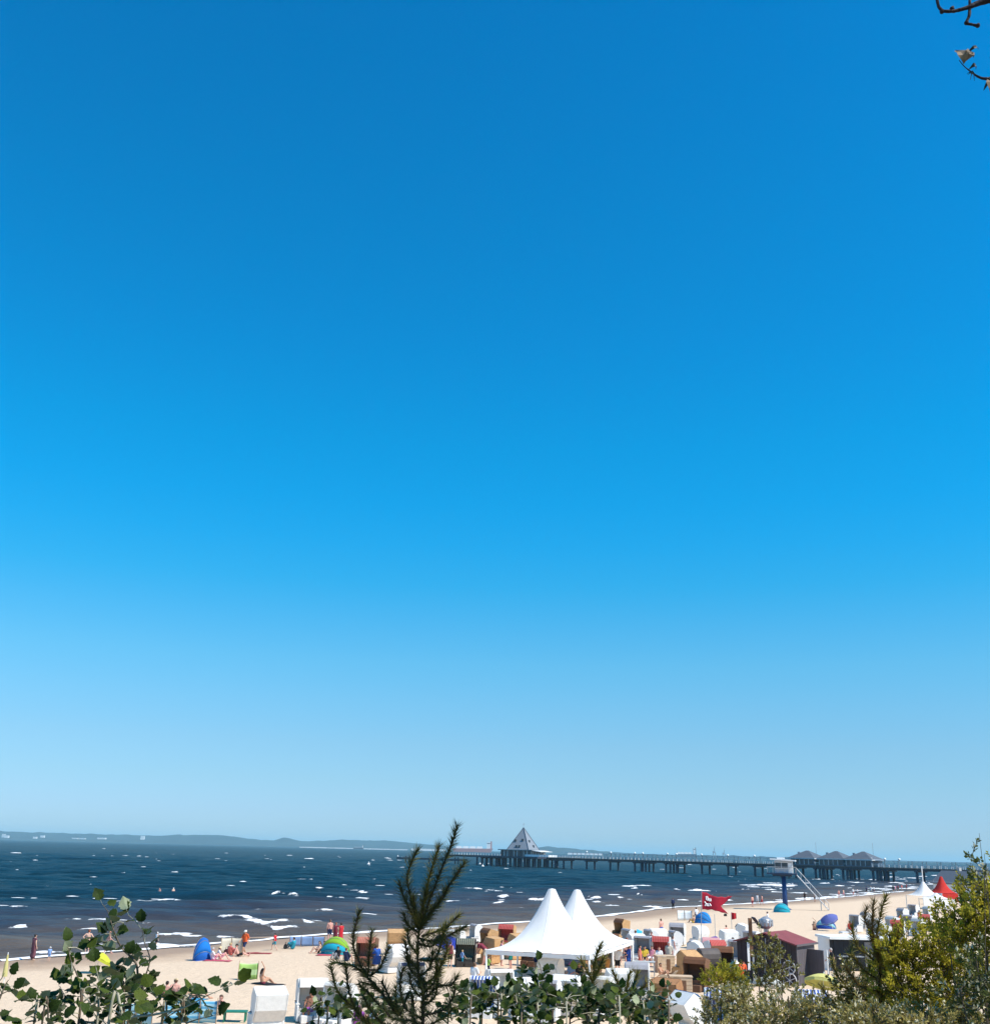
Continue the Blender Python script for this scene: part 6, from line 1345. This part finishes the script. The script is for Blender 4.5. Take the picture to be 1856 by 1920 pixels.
bush('silvery buckthorn bush in front of the solar post', [(1352, 1898, 40, 26), (1398, 1890, 46, 28), (1372, 1868, 30, 16), (1345, 1930, 40, 22), (1420, 1915, 50, 28)], 13, lf_silver, 31, twigs=130, glint=lf_glint)
bush('tall thin buckthorn bush against the dark gable of the hut', [(1436, 1815, 36, 40), (1452, 1790, 24, 26), (1422, 1840, 34, 30), (1468, 1830, 30, 30), (1440, 1768, 9, 18), (1428, 1760, 6, 18), (1418, 1775, 5, 20)], 15, lf_olive, 32, twigs=60, glint=lf_glint)
bush('green bush with white flowers left of the solar post', [(1340, 1840, 22, 16), (1362, 1830, 24, 16), (1385, 1850, 16, 16)], 16, lf_lime, 33, ll=.045)
bush('pale sunlit buckthorn in the lower right foreground', [(1480, 1892, 60, 26), (1545, 1900, 50, 24), (1450, 1930, 80, 36), (1560, 1930, 80, 40)], 12, lf_silver, 34, twigs=130, glint=lf_glint)
bush('dark olive bush below the kiosk', [(1592, 1852, 30, 36), (1635, 1862, 44, 50), (1600, 1900, 70, 40), (1660, 1900, 60, 44)], 11.5, lf_olive, 35, twigs=115, glint=lf_glint)
bush('yellow green willow bush, broadest one at the lower right corner', [(1710, 1800, 62, 54), (1690, 1850, 60, 50), (1762, 1785, 50, 46), (1790, 1830, 66, 60), (1730, 1890, 80, 46), (1820, 1890, 60, 50), (1672, 1780, 30, 26)], 10.5, lf_lime, 36, twigs=150, up=.7)
bush('tall yellow green willow bush at the right frame edge', [(1806, 1730, 40, 44), (1844, 1716, 40, 52), (1776, 1752, 30, 28), (1850, 1780, 50, 60), (1822, 1676, 22, 26), (1868, 1685, 24, 36), (1900, 1720, 50, 90)], 9.5, lf_lime, 37, twigs=150, up=.8)
bush('dark leafy bush in the shade of the right frame edge', [(1835, 1830, 40, 50), (1850, 1880, 40, 50), (1800, 1860, 36, 30), (1846, 1660, 12, 18), (1848, 1630, 6, 14), (1839, 1592, 5, 9)], 8.5, lf_deep, 38, twigs=90, glint=lf_glint)
bush('grey leaved bush filling the bottom right corner', [(1640, 1925, 80, 30), (1740, 1930, 80, 30), (1830, 1930, 60, 34)], 9.5, lf_silver, 39, glint=lf_glint)
bush('yellow green willow bush continuing past the right frame edge', [(1925, 1800, 60, 80), (1990, 1770, 70, 80), (2060, 1800, 80, 90), (1960, 1880, 90, 60), (2140, 1820, 80, 90), (1900, 1850, 50, 60), (2080, 1890, 90, 50)], 9.8, lf_lime, 40, twigs=120, up=.8)
bush('olive bush beyond the willow past the right frame edge', [(1960, 1700, 50, 50), (2030, 1710, 60, 50), (2110, 1730, 60, 50), (2200, 1790, 80, 80)], 14, lf_olive, 41, twigs=110)
# ---- the tree that reaches in from the right
def tree():
    base = Vector((4.4, 3.6, tz(4.4, 3.6))); t = thing('oak_tree', 'bare dark branch ends with a few dry leaves reaching in at the upper right corner', 'tree', tuple(base))
    bk = M('oak_bark', (.030, .022, .028), .9, .35, 18, .6, 40); Dt = 3.2
    W = lambda x, y, d=Dt: at(x, y, d) - base
    obj('trunk', MB().tube(smooth_path([Vector((0, 0, -.2)), Vector((.08, .05, 1.6)), Vector((-.05, -.1, 3.4)), Vector((-.25, -.25, 5.0)), Vector((-.5, -.3, 6.6))], 5), [.20 - .0065 * k for k in range(21)], 12).mesh('trunk', True), bk, t)
    def twig(P_, r0, r1, name='branch', parent=t, pw=1.0):
        q = smooth_path(P_, 6); n = len(q)
        return obj(name, MB().tube(q, [(r1 + (r0 - r1) * (1 - k / n) ** pw) * (1 + .22 * noise.noise((k * .9, r0 * 99, 1))) for k in range(n)], 8).mesh(name, True), bk, parent)
    b1 = twig([Vector((-.2, -.2, 4.8)), Vector((-.8, -.35, 5.0)), W(1990, -40), W(1890, -10), W(1838, 4), W(1815, 13), W(1788, 20), W(1766, 20)], .042, .0062, pw=2.4)
    twig([W(1768, 20), W(1760, 12), W(1756, -4), W(1748, -30)], .0062, .005, 'twig', b1); twig([W(1818, 12), W(1817, 28), W(1812, 42), W(1822, 45), W(1834, 48)], .0058, .005, 'twig', b1)
    twig([W(1820, 13), W(1818, 3), W(1819, -20)], .006, .004, 'twig', b1)
    for x, y in ((1785, 15), (1833, 47), (1766, 21), (1812, 42)): obj('bud', MB().capsule(W(x, y), .009, W(x + 1, y - 2), .006, 8).mesh('bud', True), bk, b1)
    b2 = twig([Vector((-.05, -.1, 3.4)), Vector((-.9, -.2, 3.2)), W(1960, 175), W(1866, 150), W(1838, 145), W(1818, 132), W(1806, 122), W(1798, 112)], .022, .0014, pw=2.4)
    dry = M('dry_leaf', (.30, .22, .15), .8, .3, 30, transl=.3); dk = M('dark_leaf', (.02, .026, .03), .7, .3, 30)
    def tleaf(x, y, x2, y2, w, mt, cup=.25):
        a, b = W(x, y), W(x2, y2); L = (b - a); side = L.cross(Vector((0, 1, .3))).normalized() * w; nn = Vector((0, -1, 0)); g = []
        for i, q in enumerate((0, .15, .35, .6, .85, 1)):
            ww = (.08, .6, 1, .92, .5, .03)[i]; lob = 1 - .12 * (i % 2); row = [a + L * q + side * k * ww * lob + nn * (abs(k) * cup * w + .02 * math.sin(q * 4)) for k in (-1, -.5, 0, .5, 1)]
            g.append(row)
        obj('leaf', MB().sheet(g, .0006), mt, t)
    tleaf(1806, 120, 1793, 90, .022, dry); tleaf(1808, 116, 1822, 92, .018, dry, .4); tleaf(1812, 100, 1838, 86, .006, dk); tleaf(1815, 110, 1828, 102, .005, dk); tleaf(1816, 130, 1833, 124, .0075, dk); tleaf(1852, 146, 1868, 185, .03, dry); tleaf(1814, 140, 1822, 144, .006, dk); tleaf(1852, 148, 1847, 164, .007, dk); tleaf(1812, 138, 1830, 146, .004, dk)
    lm = M('oak_leaf', (.05, .07, .02), .55, .4, 6, transl=.3); mb = MB(); wd = MB(); rnd = random.Random(5)   # crown unseen above and beside the frame, placed to shade the foreground plants
    for k in range(9):
        a = rnd.uniform(0, 6.28); e = Vector((-1.2 + 1.6 * math.cos(a), -1.7 + 1.5 * math.sin(a), 7.0 + rnd.uniform(-.2, 1.3))); wd.tube(smooth_path([Vector((-.4, -.28, 5.6 + .1 * k)), Vector((-.9, -.6, 6.3)).lerp(e, .3), e], 5), [.05, .047, .044, .04, .036, .032, .028, .024, .02, .016, .01], 6)
        for _ in range(170):
            p = e + Vector((rnd.gauss(0, .42), rnd.gauss(0, .42), rnd.gauss(.1, .3))); d = Vector((rnd.gauss(0, 1), rnd.gauss(0, 1), rnd.gauss(-.2, .5))).normalized(); w = d.orthogonal().normalized() * .024; l = .09
            mb.add([p, p + d * l * .4 + w, p + d * l, p + d * l * .4 - w], [(0, 1, 2, 3)])
    for br in (b1, b2):                                        # leafy side twigs on the part of the branches beyond the frame
        vs_ = br.data.vertices; n_ = len(vs_) // 8
        for k in range(1, int(n_ * .34)):
            c_ = sum((vs_[k * 8 + q].co for q in range(8)), Vector()) / 8
            for _ in range(2):
                d_ = Vector((rnd.gauss(.7, .4), rnd.gauss(.2, .5), rnd.gauss(.3, .5))).normalized(); L_ = rnd.uniform(.18, .42); v_ = base + c_ + d_ * L_ - CAM
                if CX + F * v_.dot(cr) / v_.dot(Fv) < 1960 or CX + F * (base + c_ - CAM).dot(cr) / (base + c_ - CAM).dot(Fv) < 1960: continue
                wd.tube([c_, c_ + d_ * L_ * .5 + Vector((0, 0, .02)), c_ + d_ * L_], [.007, .005, .002], 5)
                for q in range(7):
                    p = c_ + d_ * L_ * rnd.uniform(.3, 1.0); l_ = Vector((rnd.gauss(0, 1), rnd.gauss(0, 1), rnd.gauss(-.2, .6))).normalized(); w = l_.orthogonal().normalized() * .022
                    mb.add([p, p + l_ * .036 + w, p + l_ * .09, p + l_ * .036 - w], [(0, 1, 2, 3)])
    obj('limbs', wd.mesh('limbs', True), bk, t); obj('crown', mb, lm, t)['kind'] = 'stuff'
tree()
